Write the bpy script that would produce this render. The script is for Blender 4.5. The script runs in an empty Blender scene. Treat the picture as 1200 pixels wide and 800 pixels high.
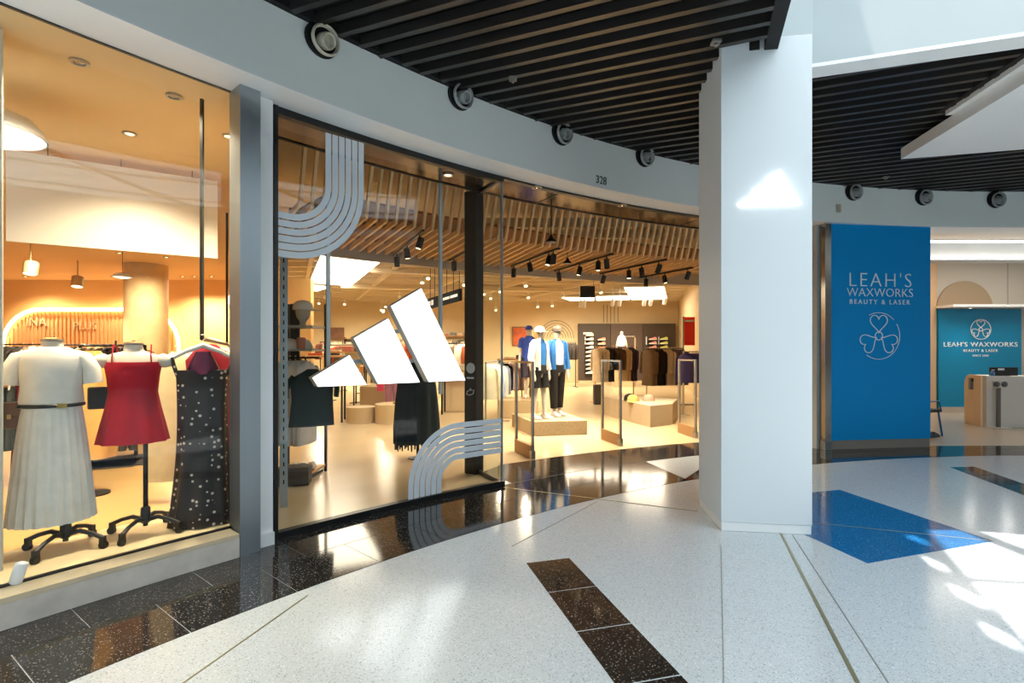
import bpy, math, random
from mathutils import Vector, Matrix
R = math.radians
random.seed(7)
scene = bpy.context.scene
COL = scene.collection

# ------------------------------------------------------------------ camera, sky, sun, exposure
FPX, HOR, CAMZ = 600.0, 412.0, 1.5          # focal length in px (1200 wide), horizon row, eye height
cam = bpy.data.cameras.new('camera'); cam.lens = 18.0; cam.sensor_width = 36.0
cam.shift_y = (HOR - 400.0) / 1200.0; cam.clip_start = 0.05; cam.clip_end = 200
camo = bpy.data.objects.new('camera', cam); COL.objects.link(camo)
camo.location = (0, 0, CAMZ); camo.rotation_euler = (R(90), 0, 0)
scene.camera = camo
scene.view_settings.view_transform = 'Standard'; scene.view_settings.look = 'None'
scene.view_settings.gamma = 1.0; scene.view_settings.use_curve_mapping = False
scene.view_settings.exposure = 0.0
try:
    scene.cycles.max_bounces = 8; scene.cycles.diffuse_bounces = 4; scene.cycles.glossy_bounces = 4
    scene.cycles.transparent_max_bounces = 16; scene.cycles.sample_clamp_indirect = 4.0
    scene.cycles.caustics_reflective = False; scene.cycles.caustics_refractive = False
except Exception: pass

world = bpy.data.worlds.new('daylight_sky'); scene.world = world; world.use_nodes = True
bgn = world.node_tree.nodes['Background']
bgn.inputs[0].default_value = (0.70, 0.88, 1.0, 1); bgn.inputs[1].default_value = 2.0

sun = bpy.data.lights.new('sun', 'SUN'); sun.energy = 11.0; sun.angle = R(0.6); sun.color = (1.0, 0.96, 0.9)
suno = bpy.data.objects.new('sun', sun); COL.objects.link(suno)
SUND = Vector((0.225, 0.0, -1.0)).normalized()
suno.rotation_euler = SUND.to_track_quat('-Z', 'Y').to_euler(); suno.location = (3, 0, 12)

# ------------------------------------------------------------------ pixel and polar helpers
CX, CY = 7.78, -4.53                        # centre of the round mall front
def fl(px, py, z=0.0):
    y = FPX * (CAMZ - z) / (py - HOR); return ((px - 600) / FPX * y, y)
def atY(px, Y): return (px - 600) / FPX * Y
def zY(py, Y): return CAMZ + (HOR - py) / FPX * Y
def ang(px, r):                             # angle on a circle of radius r that a photo column looks at
    k = (px - 600) / FPX
    a = k * k + 1; b = -2 * (k * CX + CY); c = CX * CX + CY * CY - r * r
    y = (-b + math.sqrt(b * b - 4 * a * c)) / (2 * a)
    return math.atan2(y - CY, k * y - CX)
def pol(r, t): return (CX + r * math.cos(t), CY + r * math.sin(t))
def rad(x, y): return math.hypot(x - CX, y - CY)

# ------------------------------------------------------------------ mesh collector
class MB:
    def __init__(s): s.v = []; s.f = []
    def add(s, vs, fs):
        o = len(s.v); s.v += [tuple(p) for p in vs]; s.f += [tuple(i + o for i in f) for f in fs]; return s
    def hexa(s, p):
        return s.add(p, [(0,3,2,1),(4,5,6,7),(0,1,5,4),(1,2,6,5),(2,3,7,6),(3,0,4,7)])
    def box(s, c, d, rz=0.0):
        x, y, z = d[0]/2, d[1]/2, d[2]/2; cs, sn = math.cos(rz), math.sin(rz)
        P = [(-x,-y,-z),(x,-y,-z),(x,y,-z),(-x,y,-z),(-x,-y,z),(x,-y,z),(x,y,z),(-x,y,z)]
        return s.hexa([(c[0]+a*cs-b*sn, c[1]+a*sn+b*cs, c[2]+q) for a, b, q in P])
    def bar(s, a, b, w, h):                 # rectangular bar from a to b (any direction)
        a = Vector(a); b = Vector(b); d = (b-a).normalized()
        u = d.cross(Vector((0,0,1)))
        u = Vector((1,0,0)) if u.length < 1e-4 else u.normalized()
        n = u.cross(d)
        P = []
        for q in (a, b):
            P += [q-u*w/2-n*h/2, q+u*w/2-n*h/2, q+u*w/2+n*h/2, q-u*w/2+n*h/2]
        return s.hexa(P)
    def prism(s, poly, z0, z1):
        A = sum(poly[i][0]*poly[(i+1)%len(poly)][1]-poly[(i+1)%len(poly)][0]*poly[i][1] for i in range(len(poly)))
        if A < 0: poly = poly[::-1]
        n = len(poly)
        return s.add([(x,y,z0) for x,y in poly]+[(x,y,z1) for x,y in poly],
              [tuple(range(n))[::-1], tuple(range(n,2*n))]+[(i,(i+1)%n,n+(i+1)%n,n+i) for i in range(n)])
    def plate(s, poly, o, u, v, n, d0, d1): # 2-D outline in the plane (o;u,v) with thickness along n
        o, u, v, n = Vector(o), Vector(u), Vector(v), Vector(n); m = len(poly)
        P = [o+u*a+v*b+n*d0 for a,b in poly]+[o+u*a+v*b+n*d1 for a,b in poly]
        return s.add(P, [tuple(range(m))[::-1], tuple(range(m,2*m))]+[(i,(i+1)%m,m+(i+1)%m,m+i) for i in range(m)])
    def loft(s, rings, caps=True):
        n = len(rings[0]); V = [p for r in rings for p in r]
        F = [(k*n+i, k*n+(i+1)%n, (k+1)*n+(i+1)%n, (k+1)*n+i) for k in range(len(rings)-1) for i in range(n)]
        if caps: F += [tuple(range(n))[::-1], tuple(range((len(rings)-1)*n, len(rings)*n))]
        return s.add(V, F)
    def tube(s, pts, r, n=8, closed=False, flat=1.0):
        P = [Vector(p) for p in pts]; rs = r if isinstance(r, (list, tuple)) else [r]*len(P)
        rings = []; up = None
        for i, p in enumerate(P):
            a = P[i-1] if (i > 0 or closed) else P[i]; b = P[(i+1) % len(P)] if (i < len(P)-1 or closed) else P[i]
            t = (b-a); t = t.normalized() if t.length > 1e-9 else Vector((0,0,1))
            if up is None: up = Vector((0,0,1)) if abs(t.z) < .9 else Vector((1,0,0))
            u = t.cross(up)
            if u.length < 1e-5: u = t.cross(Vector((0,1,0)))
            u.normalize(); w = u.cross(t); up = w
            rings.append([p + (u*math.cos(2*math.pi*k/n) + w*flat*math.sin(2*math.pi*k/n))*rs[i] for k in range(n)])
        if closed: rings.append(rings[0])
        return s.loft(rings, not closed)
    def lathe(s, prof, n=20, c=(0,0,0), axis=None, caps=True):
        rings = [[(max(r,1e-4)*math.cos(2*math.pi*k/n), max(r,1e-4)*math.sin(2*math.pi*k/n), z) for k in range(n)] for r, z in prof]
        q = Vector((0,0,1)).rotation_difference(Vector(axis).normalized()) if axis is not None else None
        c = Vector(c)
        return s.loft([[c + (q @ Vector(p) if q else Vector(p)) for p in r] for r in rings], caps)
    def arc(s, r0, r1, z0, z1, t0, t1, n=24):
        if t0 < t1: t0, t1 = t1, t0
        rings = []
        for i in range(n+1):
            t = t0 + (t1-t0)*i/n
            a = pol(r0, t); b = pol(r1, t)
            rings.append([(*a, z0), (*b, z0), (*b, z1), (*a, z1)])
        return s.loft(rings)

def obj(name, mb, mat, parent=None, smooth=None, bevel=0, world=False):
    m = bpy.data.meshes.new(name)
    v = mb.v
    if world and parent is not None:
        L = Vector((0,0,0)); q = parent
        while q is not None: L = L + q.location; q = q.parent
        v = [(p[0]-L[0], p[1]-L[1], p[2]-L[2]) for p in v]
    m.from_pydata(v, [], mb.f); m.update()
    if mat is not None: m.materials.append(mat)
    if smooth is not None:
        m.polygons.foreach_set('use_smooth', [True]*len(m.polygons))
        m.set_sharp_from_angle(angle=R(smooth))
    o = bpy.data.objects.new(name, m); COL.objects.link(o)
    if parent is not None: o.parent = parent
    if bevel:
        b = o.modifiers.new('bevel', 'BEVEL'); b.width = bevel; b.segments = 2; b.limit_method = 'ANGLE'
    return o
def tag(o, label, cat, group=None, kind=None):
    o['label'] = label; o['category'] = cat
    if group: o['group'] = group
    if kind: o['kind'] = kind
    return o
def thing(name, label, cat, loc=(0,0,0), rz=0.0, group=None):
    o = bpy.data.objects.new(name, None); COL.objects.link(o); o.empty_display_size = .1
    o.location = loc; o.rotation_euler = (0,0,rz); return tag(o, label, cat, group)
def struct(name, mb, mat, label, cat, smooth=None, bevel=0):
    return tag(obj(name, mb, mat, None, smooth, bevel), label, cat, kind='structure')
def dup(root, loc=None, rz=None, label=None, group=None, parent=None):
    c = root.copy(); COL.objects.link(c); c.parent = parent
    if loc is not None: c.location = loc
    if rz is not None: c.rotation_euler = (0,0,rz)
    if label: c['label'] = label
    if group: c['group'] = group
    for ch in list(root.children): dup(ch, parent=c)
    return c

# ------------------------------------------------------------------ materials
def s2l(c):
    if isinstance(c, str): c = tuple(int(c[i:i+2],16) for i in (0,2,4))
    return tuple((x/255/12.92) if x/255 <= .04045 else ((x/255+.055)/1.055)**2.4 for x in c)
MATS = {}
def mat(name, col, rough=.5, metal=0.0, spec=.5, var=0.0, scale=20.0, bump=0.0, emit=0.0, ecol=None, coat=0.0, stretch=None, sheen=0.0):
    if name in MATS: return MATS[name]
    m = bpy.data.materials.new(name); m.use_nodes = True; nt = m.node_tree; b = nt.nodes['Principled BSDF']
    c = s2l(col); b.inputs['Base Color'].default_value = (*c, 1)
    b.inputs['Roughness'].default_value = rough; b.inputs['Metallic'].default_value = metal
    b.inputs['Specular IOR Level'].default_value = spec
    if coat: b.inputs['Coat Weight'].default_value = coat; b.inputs['Coat Roughness'].default_value = .05
    if sheen: b.inputs['Sheen Weight'].default_value = sheen
    if var or bump:
        tc = nt.nodes.new('ShaderNodeTexCoord'); nz = nt.nodes.new('ShaderNodeTexNoise'); nz.inputs['Scale'].default_value = scale
        nz.inputs['Detail'].default_value = 5
        src = tc.outputs['Object']
        if stretch:
            mp = nt.nodes.new('ShaderNodeMapping'); mp.inputs['Scale'].default_value = stretch; nt.links.new(src, mp.inputs[0]); src = mp.outputs[0]
        nt.links.new(src, nz.inputs['Vector'])
        if var:
            rp = nt.nodes.new('ShaderNodeValToRGB')
            rp.color_ramp.elements[0].position = .3; rp.color_ramp.elements[1].position = .7
            rp.color_ramp.elements[0].color = (*[max(0, x*(1-var)) for x in c], 1)
            rp.color_ramp.elements[1].color = (*[min(1, x*(1+var)) for x in c], 1)
            nt.links.new(nz.outputs['Fac'], rp.inputs[0]); nt.links.new(rp.outputs[0], b.inputs['Base Color'])
        if bump:
            bp = nt.nodes.new('ShaderNodeBump'); bp.inputs['Strength'].default_value = bump; bp.inputs['Distance'].default_value = .01
            nt.links.new(nz.outputs['Fac'], bp.inputs['Height']); nt.links.new(bp.outputs[0], b.inputs['Normal'])
    if emit:
        e = s2l(ecol) if ecol else c
        b.inputs['Emission Color'].default_value = (*e, 1); b.inputs['Emission Strength'].default_value = emit
    MATS[name] = m; return m
def terrazzo(name, base, chips, scale=70.0, rough=.12, dens=.5):
    m = bpy.data.materials.new(name); m.use_nodes = True; nt = m.node_tree; b = nt.nodes['Principled BSDF']
    tc = nt.nodes.new('ShaderNodeTexCoord')
    vo = nt.nodes.new('ShaderNodeTexVoronoi'); vo.inputs['Scale'].default_value = scale
    geo = nt.nodes.new('ShaderNodeNewGeometry'); nt.links.new(geo.outputs['Position'], vo.inputs['Vector'])
    wn = nt.nodes.new('ShaderNodeTexWhiteNoise'); nt.links.new(vo.outputs['Position'], wn.inputs['Vector'])
    rp = nt.nodes.new('ShaderNodeValToRGB'); rp.color_ramp.interpolation = 'CONSTANT'
    els = rp.color_ramp.elements
    els[0].color = (*s2l(base), 1); els[0].position = 0
    els[1].color = (*s2l(chips[0]), 1); els[1].position = dens
    for i, c in enumerate(chips[1:]):
        e = els.new(dens + (1-dens)*(i+1)/len(chips)); e.color = (*s2l(c), 1)
    nt.links.new(wn.outputs['Value'], rp.inputs[0])
    # chips only near the cell centre
    lt = nt.nodes.new('ShaderNodeMath'); lt.operation = 'LESS_THAN'; lt.inputs[1].default_value = .42
    nt.links.new(vo.outputs['Distance'], lt.inputs[0])
    mx = nt.nodes.new('ShaderNodeMixRGB'); mx.inputs[1].default_value = (*s2l(base), 1)
    nt.links.new(lt.outputs[0], mx.inputs[0]); nt.links.new(rp.outputs[0], mx.inputs[2])
    nt.links.new(mx.outputs[0], b.inputs['Base Color'])
    b.inputs['Roughness'].default_value = rough; b.inputs['Specular IOR Level'].default_value = .55
    MATS[name] = m; return m
def glass(name, tint=(1,1,1), f0=.05, rough=0.0, ior=1.45):
    m = bpy.data.materials.new(name); m.use_nodes = True; nt = m.node_tree
    for n in list(nt.nodes):
        if n.type != 'OUTPUT_MATERIAL': nt.nodes.remove(n)
    out = nt.nodes['Material Output']
    tr = nt.nodes.new('ShaderNodeBsdfTransparent'); tr.inputs[0].default_value = (*tint, 1)
    gl = nt.nodes.new('ShaderNodeBsdfGlossy'); gl.inputs['Roughness'].default_value = rough
    lw = nt.nodes.new('ShaderNodeLayerWeight'); lw.inputs[0].default_value = .5
    pw = nt.nodes.new('ShaderNodeMath'); pw.operation = 'POWER'; pw.inputs[1].default_value = 5; nt.links.new(lw.outputs['Facing'], pw.inputs[0])
    fr = nt.nodes.new('ShaderNodeMath'); fr.operation = 'MULTIPLY_ADD'; fr.inputs[1].default_value = .9; fr.inputs[2].default_value = .022
    nt.links.new(pw.outputs[0], fr.inputs[0])
    mx = nt.nodes.new('ShaderNodeMixShader')
    nt.links.new(fr.outputs[0], mx.inputs[0]); nt.links.new(tr.outputs[0], mx.inputs[1]); nt.links.new(gl.outputs[0], mx.inputs[2])
    nt.links.new(mx.outputs[0], out.inputs[0]); MATS[name] = m; return m

M_light = terrazzo('terrazzo_light', 'c5cacd', ['9da2a5','dbdfe2','a9afb3','d0d3d3'], 110, .15, .45)
M_dark = terrazzo('terrazzo_dark', '24211f', ['46413c','6b665f','322e2b','8f8a82'], 120, .08, .62)
M_blue = terrazzo('terrazzo_blue', '1c5f93', ['2f77a8','154f7d','5c94b5','2669a0'], 120, .10, .45)
M_brass = mat('brass_strip', 'a09a78', .35, .6)
M_fascia = mat('fascia_paint', 'ecefea', .38, var=.015, scale=2)
M_white = mat('white_paint', 'f1f3f2', .4, var=.01, scale=3)
M_pillar = mat('pillar_panel', 'dfe5e8', .6, spec=.25)
M_slat = mat('black_slat', '2a2827', .35, var=.1, scale=6)
M_black = mat('black_void', '08090a', .8)
M_frame = mat('black_frame', '121415', .35)
M_steel = mat('brushed_steel', 'a3abb0', .38, .85, var=.06, scale=4, stretch=(1,1,.05))
M_kerb = mat('grey_stone', 'ddd2c5', .55, var=.12, scale=7, bump=.05)
M_kerbtop = mat('beige_stone', 'dccaa8', .5, var=.08, scale=6)
M_glass = glass('clear_glass', (.97,.985,.98))
M_bronze = mat('bronze_soffit', '4a3420', .16, .6, spec=.6)
M_timber = mat('timber', 'f2c88e', .45, var=.12, scale=5, stretch=(1,1,1))
M_wfloor = mat('store_floor', 'dcc39a', .22, var=.03, scale=1.5)
M_wwall = mat('store_wall', 'd9c39a', .7, var=.02, scale=2)
M_wceil = mat('store_ceiling', 'd8c8ab', .7)
M_film = mat('white_film', 'dfe6ec', .4)
# ================================================================== THE SETTING
# ------------------------------------------------------------------ mall floor with inlays
floor = struct('floor', MB().prism([(-16,-12),(18,-12),(18,27),(-16,27)], -.2, 0.0), M_light,
               'pale polished terrazzo floor of the mall walkway', 'floor')
def clip(poly, a, b):                       # keep the part of poly left of the line a->b
    out = []
    def side(p): return (b[0]-a[0])*(p[1]-a[1])-(b[1]-a[1])*(p[0]-a[0])
    for i in range(len(poly)):
        p, q = poly[i], poly[(i+1) % len(poly)]; sp, sq = side(p), side(q)
        if sp >= 0: out.append(p)
        if (sp >= 0) != (sq >= 0):
            t = sp/(sp-sq); out.append((p[0]+(q[0]-p[0])*t, p[1]+(q[1]-p[1])*t))
    return out
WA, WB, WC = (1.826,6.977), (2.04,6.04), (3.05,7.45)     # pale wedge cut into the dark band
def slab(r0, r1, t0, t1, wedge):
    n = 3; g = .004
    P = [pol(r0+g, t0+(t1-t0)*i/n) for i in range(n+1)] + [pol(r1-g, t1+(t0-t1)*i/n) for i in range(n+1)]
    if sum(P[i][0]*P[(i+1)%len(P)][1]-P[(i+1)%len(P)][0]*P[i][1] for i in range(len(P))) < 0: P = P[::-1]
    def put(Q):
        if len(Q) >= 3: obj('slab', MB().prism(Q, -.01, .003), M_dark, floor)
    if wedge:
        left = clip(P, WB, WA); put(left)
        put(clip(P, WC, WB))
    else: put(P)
da = .62/12.4; gap = .005/12.4
t = ang(-230, 12.2); k = 0
tend = R(58)
while t > tend:
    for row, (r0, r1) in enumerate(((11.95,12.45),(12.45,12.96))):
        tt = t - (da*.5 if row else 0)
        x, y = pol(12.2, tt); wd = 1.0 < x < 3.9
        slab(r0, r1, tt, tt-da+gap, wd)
    t -= da
t = ang(575, 13.4)
while t > R(101):
    slab(12.97, 13.82, t, t-da*1.5+gap, False); t -= da*1.5
obj('blue_inlay', MB().prism([(2.52,3.63),(3.81,4.054),(3.556,5.556),(2.22,5.18),(2.40,4.2)], -.01, .003), M_blue, floor)
def strip_inlay(poly, n):
    (a,b,c,d) = poly                        # a,b far pair; d,c near pair
    for i in range(n):
        u0, u1 = i/n, (i+1)/n - .004
        L = lambda p, q, u: (p[0]+(q[0]-p[0])*u, p[1]+(q[1]-p[1])*u)
        obj('inlay_slab', MB().prism([L(a,d,u0),L(b,c,u0),L(b,c,u1),L(a,d,u1)], -.01, .003), M_dark, floor)
strip_inlay([(.103,3.63),(.415,3.72),(1.15,1.02),(.84,.95)], 6)
strip_inlay([(5.69,6.64),(6.03,6.68),(5.35,4.0),(5.0,4.0)], 6)
def divider(a, b, w=.012, m=None): obj('divider_strip', MB().bar((*a,.0015),(*b,.0015), w, .004), m or M_brass, floor)
divider(fl(915,625), fl(1005,800), .02); divider(fl(929,627), fl(1041,800), .006, mat('grey_joint','8d8d86',.5))
divider(fl(360,698), fl(205,807), .008); divider(fl(590,571), fl(818,599), .012); divider(fl(952,612.5), fl(1163,634), .014)
divider(fl(700,587.5), fl(600,640), .005, MATS['grey_joint']); divider(fl(845,640), fl(848,800), .004, MATS['grey_joint'])

# ------------------------------------------------------------------ facade: fascia, soffits
T0, T1 = R(172), R(56)
ZS, ZC = 3.47, 4.0
wall_fascia = struct('wall_fascia', MB().arc(12.60, 12.78, ZS, ZC+.12, T0, T1, 90), M_fascia,
                     'pale grey curved fascia above the shopfronts', 'wall', smooth=40)
trim = struct('trim_1', MB().arc(12.60, 12.99, ZS-.012, ZS, T0, T1, 90), M_white, 'white soffit strip under the curved fascia', 'soffit', smooth=40)
tE0, tE1 = ang(322, 12.96), R(99)
soff = struct('trim_2', MB().arc(12.99, 13.52, ZS-.02, ZS+.05, tE0, tE1, 40), M_bronze, 'glossy bronze soffit inside the sports store entrance', 'soffit', smooth=40)
obj('shutter_track', MB().arc(12.93, 13.0, ZS-.035, ZS-.011, tE0, tE1, 40), M_frame, soff)
obj('edge_strip', MB().arc(13.50, 13.53, ZS-.03, ZS+.06, tE0, tE1, 40), M_frame, soff)
for px in (645, 812): 
    tt = ang(px, 13.2); obj('panel_joint', MB().bar((*pol(12.99,tt),ZS-.022),(*pol(13.5,tt),ZS-.022),.012,.006), M_frame, soff)

# ------------------------------------------------------------------ black slat ceiling
VL = [(2.22,4.30),(1.98,3.63),(1.76,3.14),(1.54,2.7),(.72,1.0),(-.6,-1.6)]        # void edge on the left
VF = [(2.22,4.30),(2.59,4.41),(3.95,3.98),(9.0,2.4),(17,0.0)]                      # void edge on the far side
arcp = [pol(12.7, T1+(T0-T1)*i/60) for i in range(61)]
ceiling = struct('ceiling', MB().prism(arcp + [(-6,-1.6)] + VL[::-1] + [(a,b+.07) for a,b in VF[1:]], ZC+.10, ZC+.16), M_black,
                 'black void behind the open slats of the mall ceiling', 'ceiling')
def interp(poly, y):
    for (x0,y0),(x1,y1) in zip(poly, poly[1:]):
        if min(y0,y1) <= y <= max(y0,y1): return x0+(x1-x0)*(y-y0)/(y1-y0)
    return None
def inside(x, y):
    if rad(x,y) > 12.56 or y < -1.5 or x < -4.5 or x > 13: return False
    if y < 4.42:
        if x > 2.22:
            for (x0,y0),(x1,y1) in zip(VF, VF[1:]):
                if x0 <= x <= x1: return y > y0+(y1-y0)*(x-x0)/(x1-x0)+.10
        xe = interp(VL, y)
        if xe is not None and x > xe-.12: return False
    if x > 4.62 and y < 5.30 and x < 12: return False
    return True
SD = Vector((.928,-.371)); SN = Vector((.371,.928))
nslat = 0
for k in range(-8, 62):
    c = k*.18 + .03
    run = None; seg = []
    for i in range(-220, 300):
        s = i*.06; p = SN*c + SD*s
        if inside(p.x, p.y):
            if run is None: run = [s, s]
            run[1] = s
        else:
            if run and run[1]-run[0] > .3: seg.append(run)
            run = None
    for a, b in seg:
        pa, pb = SN*c+SD*(a-.03), SN*c+SD*(b+.03)
        obj('slat', MB().bar((pa.x,pa.y,ZC+.045),(pb.x,pb.y,ZC+.04), .05, .08), M_slat, ceiling); nslat += 1
obj('rim_strip', MB().arc(12.54,12.598,ZC+.02,ZC+.09,T0,T1,90), M_black, ceiling)
mb = MB()
for (x0,y0),(x1,y1) in zip(VL, VL[1:]): mb.prism([(x0,y0),(x1,y1),(x1-.10,y1+.03),(x0-.10,y0+.03)], ZC-.005, ZC+.09)
obj('rim_strip', mb, M_black, ceiling)
obj('rim_strip', MB().prism([(4.50,5.36),(4.34,4.25),(4.28,3.70),(4.22,3.70),(4.28,4.25),(4.44,5.36)], ZC-.004, ZC+.10), M_black, ceiling)
for px, py in ((601,91),(839,48),(1038,207)):             # sprinkler plates between the slats
    Y = FPX*2.5/(HOR-py); X = atY(px, Y)
    sp = thing('sprinkler_head', 'small grey sprinkler plate set between the black ceiling slats', 'sprinkler', (X,Y,ZC-.03), 0, 'ceiling sprinklers')
    obj('plate', MB().box((0,0,.02),(.07,.07,.02)), mat('grey_plastic','77736c',.5), sp)
    obj('nozzle', MB().lathe([(.012,.01),(.02,-.005),(.006,-.02)],10), MATS['grey_plastic'], sp)

# void bulkhead, roof over the void
def edge_wall(poly, z0, z1, off):
    mb = MB()
    for (x0,y0),(x1,y1) in zip(poly, poly[1:]):
        d = Vector((x1-x0,y1-y0)).normalized(); n = Vector((-d.y,d.x))*off
        mb.prism([(x0,y0),(x1,y1),(x1+n.x,y1+n.y),(x0+n.x,y0+n.y)], z0, z1)
    return mb
struct('wall_void', edge_wall(VF, ZC-.02, 7.6, .12), mat('void_paint','b2b9ba',.6), 'white upstand wall on the far side of the skylight void', 'wall')
struct('wall_void_side', edge_wall(VL, ZC+.165, ZC+.35, -.12), M_white, 'white upstand wall along the skylight void', 'wall')
struct('trim_3', edge_wall(VF, ZC-.05, ZC-.02, .20), M_white, 'white soffit strip edging the skylight void', 'soffit')
# dropped white ceiling island
isl = thing('ceiling_island', 'white dropped ceiling slab hung from the black slat ceiling', 'ceiling panel', (6.5,5,3.83))
obj('lower_slab', MB().prism([(4.71,6.2),(4.44,4.35),(4.1,2.2),(11.0,.5),(11.0,4.6)], 3.83, 3.96), M_white, isl, world=True)
obj('upper_block', MB().prism([(4.52,5.34),(4.36,4.25),(4.3,3.72),(8.6,2.4),(10.8,2.6),(10.8,3.9)], 3.962, 4.7), M_white, isl, world=True)

# roof glazing bars over the void and the perforated beam
ZR = 7.6; OFF = .225*ZR
roof = thing('skylight_frame', 'white steel skylight frame over the mall void', 'skylight', (6,-3,ZR))
M_roof = mat('roof_steel', 'd8dadb', .5)
for i in range(8): obj('glazing_bar', MB().bar((-.3+i*2.4,-12,ZR+.1),(-.3+i*2.4,4.4,ZR+.1), .12, .2), M_roof, roof, world=True)
for j in range(6): obj('cross_bar', MB().bar((-16,-11.5+j*2.6,ZR+.1),(18,-11.5+j*2.6,ZR+.1), .12, .2), M_roof, roof, world=True)
# plate with lozenge holes along one roof beam: its shade lies on the floor beside the pillar
A = Vector((3.53,4.36)); D = Vector((2.55-3.53, 2.40-4.36)).normalized(); N = Vector((D.y,-D.x))
def roofpt(p): return (p.x-OFF, p.y)
mb = MB()
loz = []
for a, b in (((3.246,4.225),(3.217,3.947)),((3.02,3.78),(2.953,3.488)),((2.84,3.309),(2.756,2.98)),((2.606,2.848),(2.537,2.571))):
    c = (Vector(a)+Vector(b))/2; loz.append((c, (Vector(a)-Vector(b)).length))
E1 = A + D*3.2
def stripP(u, w): return A + D*u + N*w      # u along, w across (towards the ceiling side)
if (loz[0][0]-A).dot(N) < 0: N = -N
us = [0.0]
for c, L in loz: us.append((c-A).dot(D))
W = .62
bounds = [-.6] + [(us[i]+us[i+1])/2 for i in range(1,4)] + [us[4]+.5]
for i, (c, L) in enumerate(loz):
    u = us[i+1]; w = (c-A).dot(N); hl, hw = L*.5, .055
    u0, u1 = bounds[i], bounds[i+1]
    Q = [(u0,0),(u1,0),(u1,W),(u0,W)]; H = [(u-hl,w+.04),(u,w-hw),(u+hl,w-.05),(u,w+hw)]
    V = [roofpt(stripP(*q)) for q in Q] + [roofpt(stripP(*h)) for h in H]
    V3 = [(*p, ZR) for p in V]
    mb.add(V3, [(0,1,5,4),(1,2,6,5),(2,3,7,6),(3,0,4,7)])
obj('perforated_beam', mb, M_roof, roof, world=True)
# unseen diffuser sheets, added to keep direct sun to a strip beside the ceiling edge
M_diffuser = bpy.data.materials.new('sun_diffuser_sheet'); M_diffuser.use_nodes = True; nt = M_diffuser.node_tree
for n in list(nt.nodes):
    if n.type != 'OUTPUT_MATERIAL': nt.nodes.remove(n)
tl = nt.nodes.new('ShaderNodeBsdfTranslucent'); tl.inputs[0].default_value = (.56,.62,.66,1)
nt.links.new(tl.outputs[0], nt.nodes['Material Output'].inputs[0])
L2 = [(-.9,-1.6),(1.8,1.0),(3.6,1.65),(4.4,2.2),(5.8,3.4),(7.0,4.4)]
L2r = [(x-OFF,y) for x,y in L2]
def add_diffuser(poly): obj('sun_diffuser', MB().add([(x,y,ZR+.06) for x,y in poly], [tuple(range(len(poly)))]), M_diffuser, roof, world=True)
for (a,b) in zip(L2r, L2r[1:]): add_diffuser([a,(17.5,a[1]),(17.5,b[1]),b])
for i in range(4):
    y0, y1 = -12+2.6*i, -12+2.6*(i+1); add_diffuser([(-15.5,y0),(17.5,y0),(17.5,y1),(-15.5,y1)])
q = [roofpt(Vector(p)) for p in ((2.9,3.42),(4.4,3.23),(4.4,3.15),(2.9,3.34))]
obj('rafter', MB().prism(q, ZR-.02, ZR+.05), M_roof, roof, world=True)
struct('wall_rear', MB().box((1,-12.1,4),(34,.2,8)), mat('far_wall','4a4947',.6), 'plain grey wall on the far side of the mall', 'wall')
struct('wall_right', MB().box((17.6,-3,4),(.2,18,8)), MATS['far_wall'], 'plain grey wall closing the mall on one side', 'wall')
struct('wall_left', MB().box((-15.6,-3,4),(.2,18,8)), MATS['far_wall'], 'plain grey wall closing the other side of the mall', 'wall')
bal = thing('balustrade', 'glass balustrade with a steel handrail across the mall', 'railing', (0,-5,0))
obj('handrail', MB().bar((-9,-5,1.05),(9,-5,1.05),.07,.05), M_steel, bal, world=True)
for i in range(6): obj('glass_panel', MB().box((-7.5+i*3,-5,.52),(2.94,.015,.98)), M_glass, bal, world=True)
obj('base_channel', MB().box((0,-5,.04),(18,.08,.08)), M_steel, bal, world=True)

# ------------------------------------------------------------------ square pillar
pl = thing('pillar', 'white square pillar standing in front of the sports store entrance', 'pillar', (2.1,4.6,0))
PA, PB_, PC, PD = (1.75,4.286),(2.456,4.186),(2.54,4.98),(1.84,5.08)
cx_, cy_ = 2.14, 4.63
ins = lambda p, k: (cx_+(p[0]-cx_)*k, cy_+(p[1]-cy_)*k)
shaft = [PA, PB_, PC, (1.90,5.072), (1.822,4.99)]
obj('shaft', MB().prism(shaft, .075, ZC+.1), M_pillar, pl, world=True, bevel=.006)
obj('plinth', MB().prism([ins(p,.985) for p in shaft], .003, .075), M_white, pl, world=True)
LOGO = [[(.005,.050),(.212,.172),(.314,0),(.035,0)],[(.236,.268),(.447,.390),(.660,0),(.384,0)],[(.464,.466),(.668,.588),(1,0),(.722,0)]]
M_neon = mat('lit_white', 'ffffff', .4, emit=3.2, ecol='fbfdff')
M_neon2 = mat('lit_white_soft', 'ffffff', .4, emit=1.9, ecol='f4faff')
u = Vector((PB_[0]-PA[0], PB_[1]-PA[1], 0)); wlen = u.length; u.normalize(); n = Vector((u.y,-u.x,0))
o0 = Vector((PA[0],PA[1],0)) + u*(wlen*(863-845)/107)
sg = tag(bpy.data.objects.new('logo_sign', None), 'small lit three-bar logo sign high on the white pillar', 'sign'); COL.objects.link(sg); sg.location = (o0.x,o0.y,2.70)
for bar_ in LOGO:
    obj('lit_bar', MB().plate([(a*.50,b*.50) for a,b in bar_], o0+Vector((0,0,2.70)), u, (0,0,1), n, .004, .035), M_neon2, sg, world=True)

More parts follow.
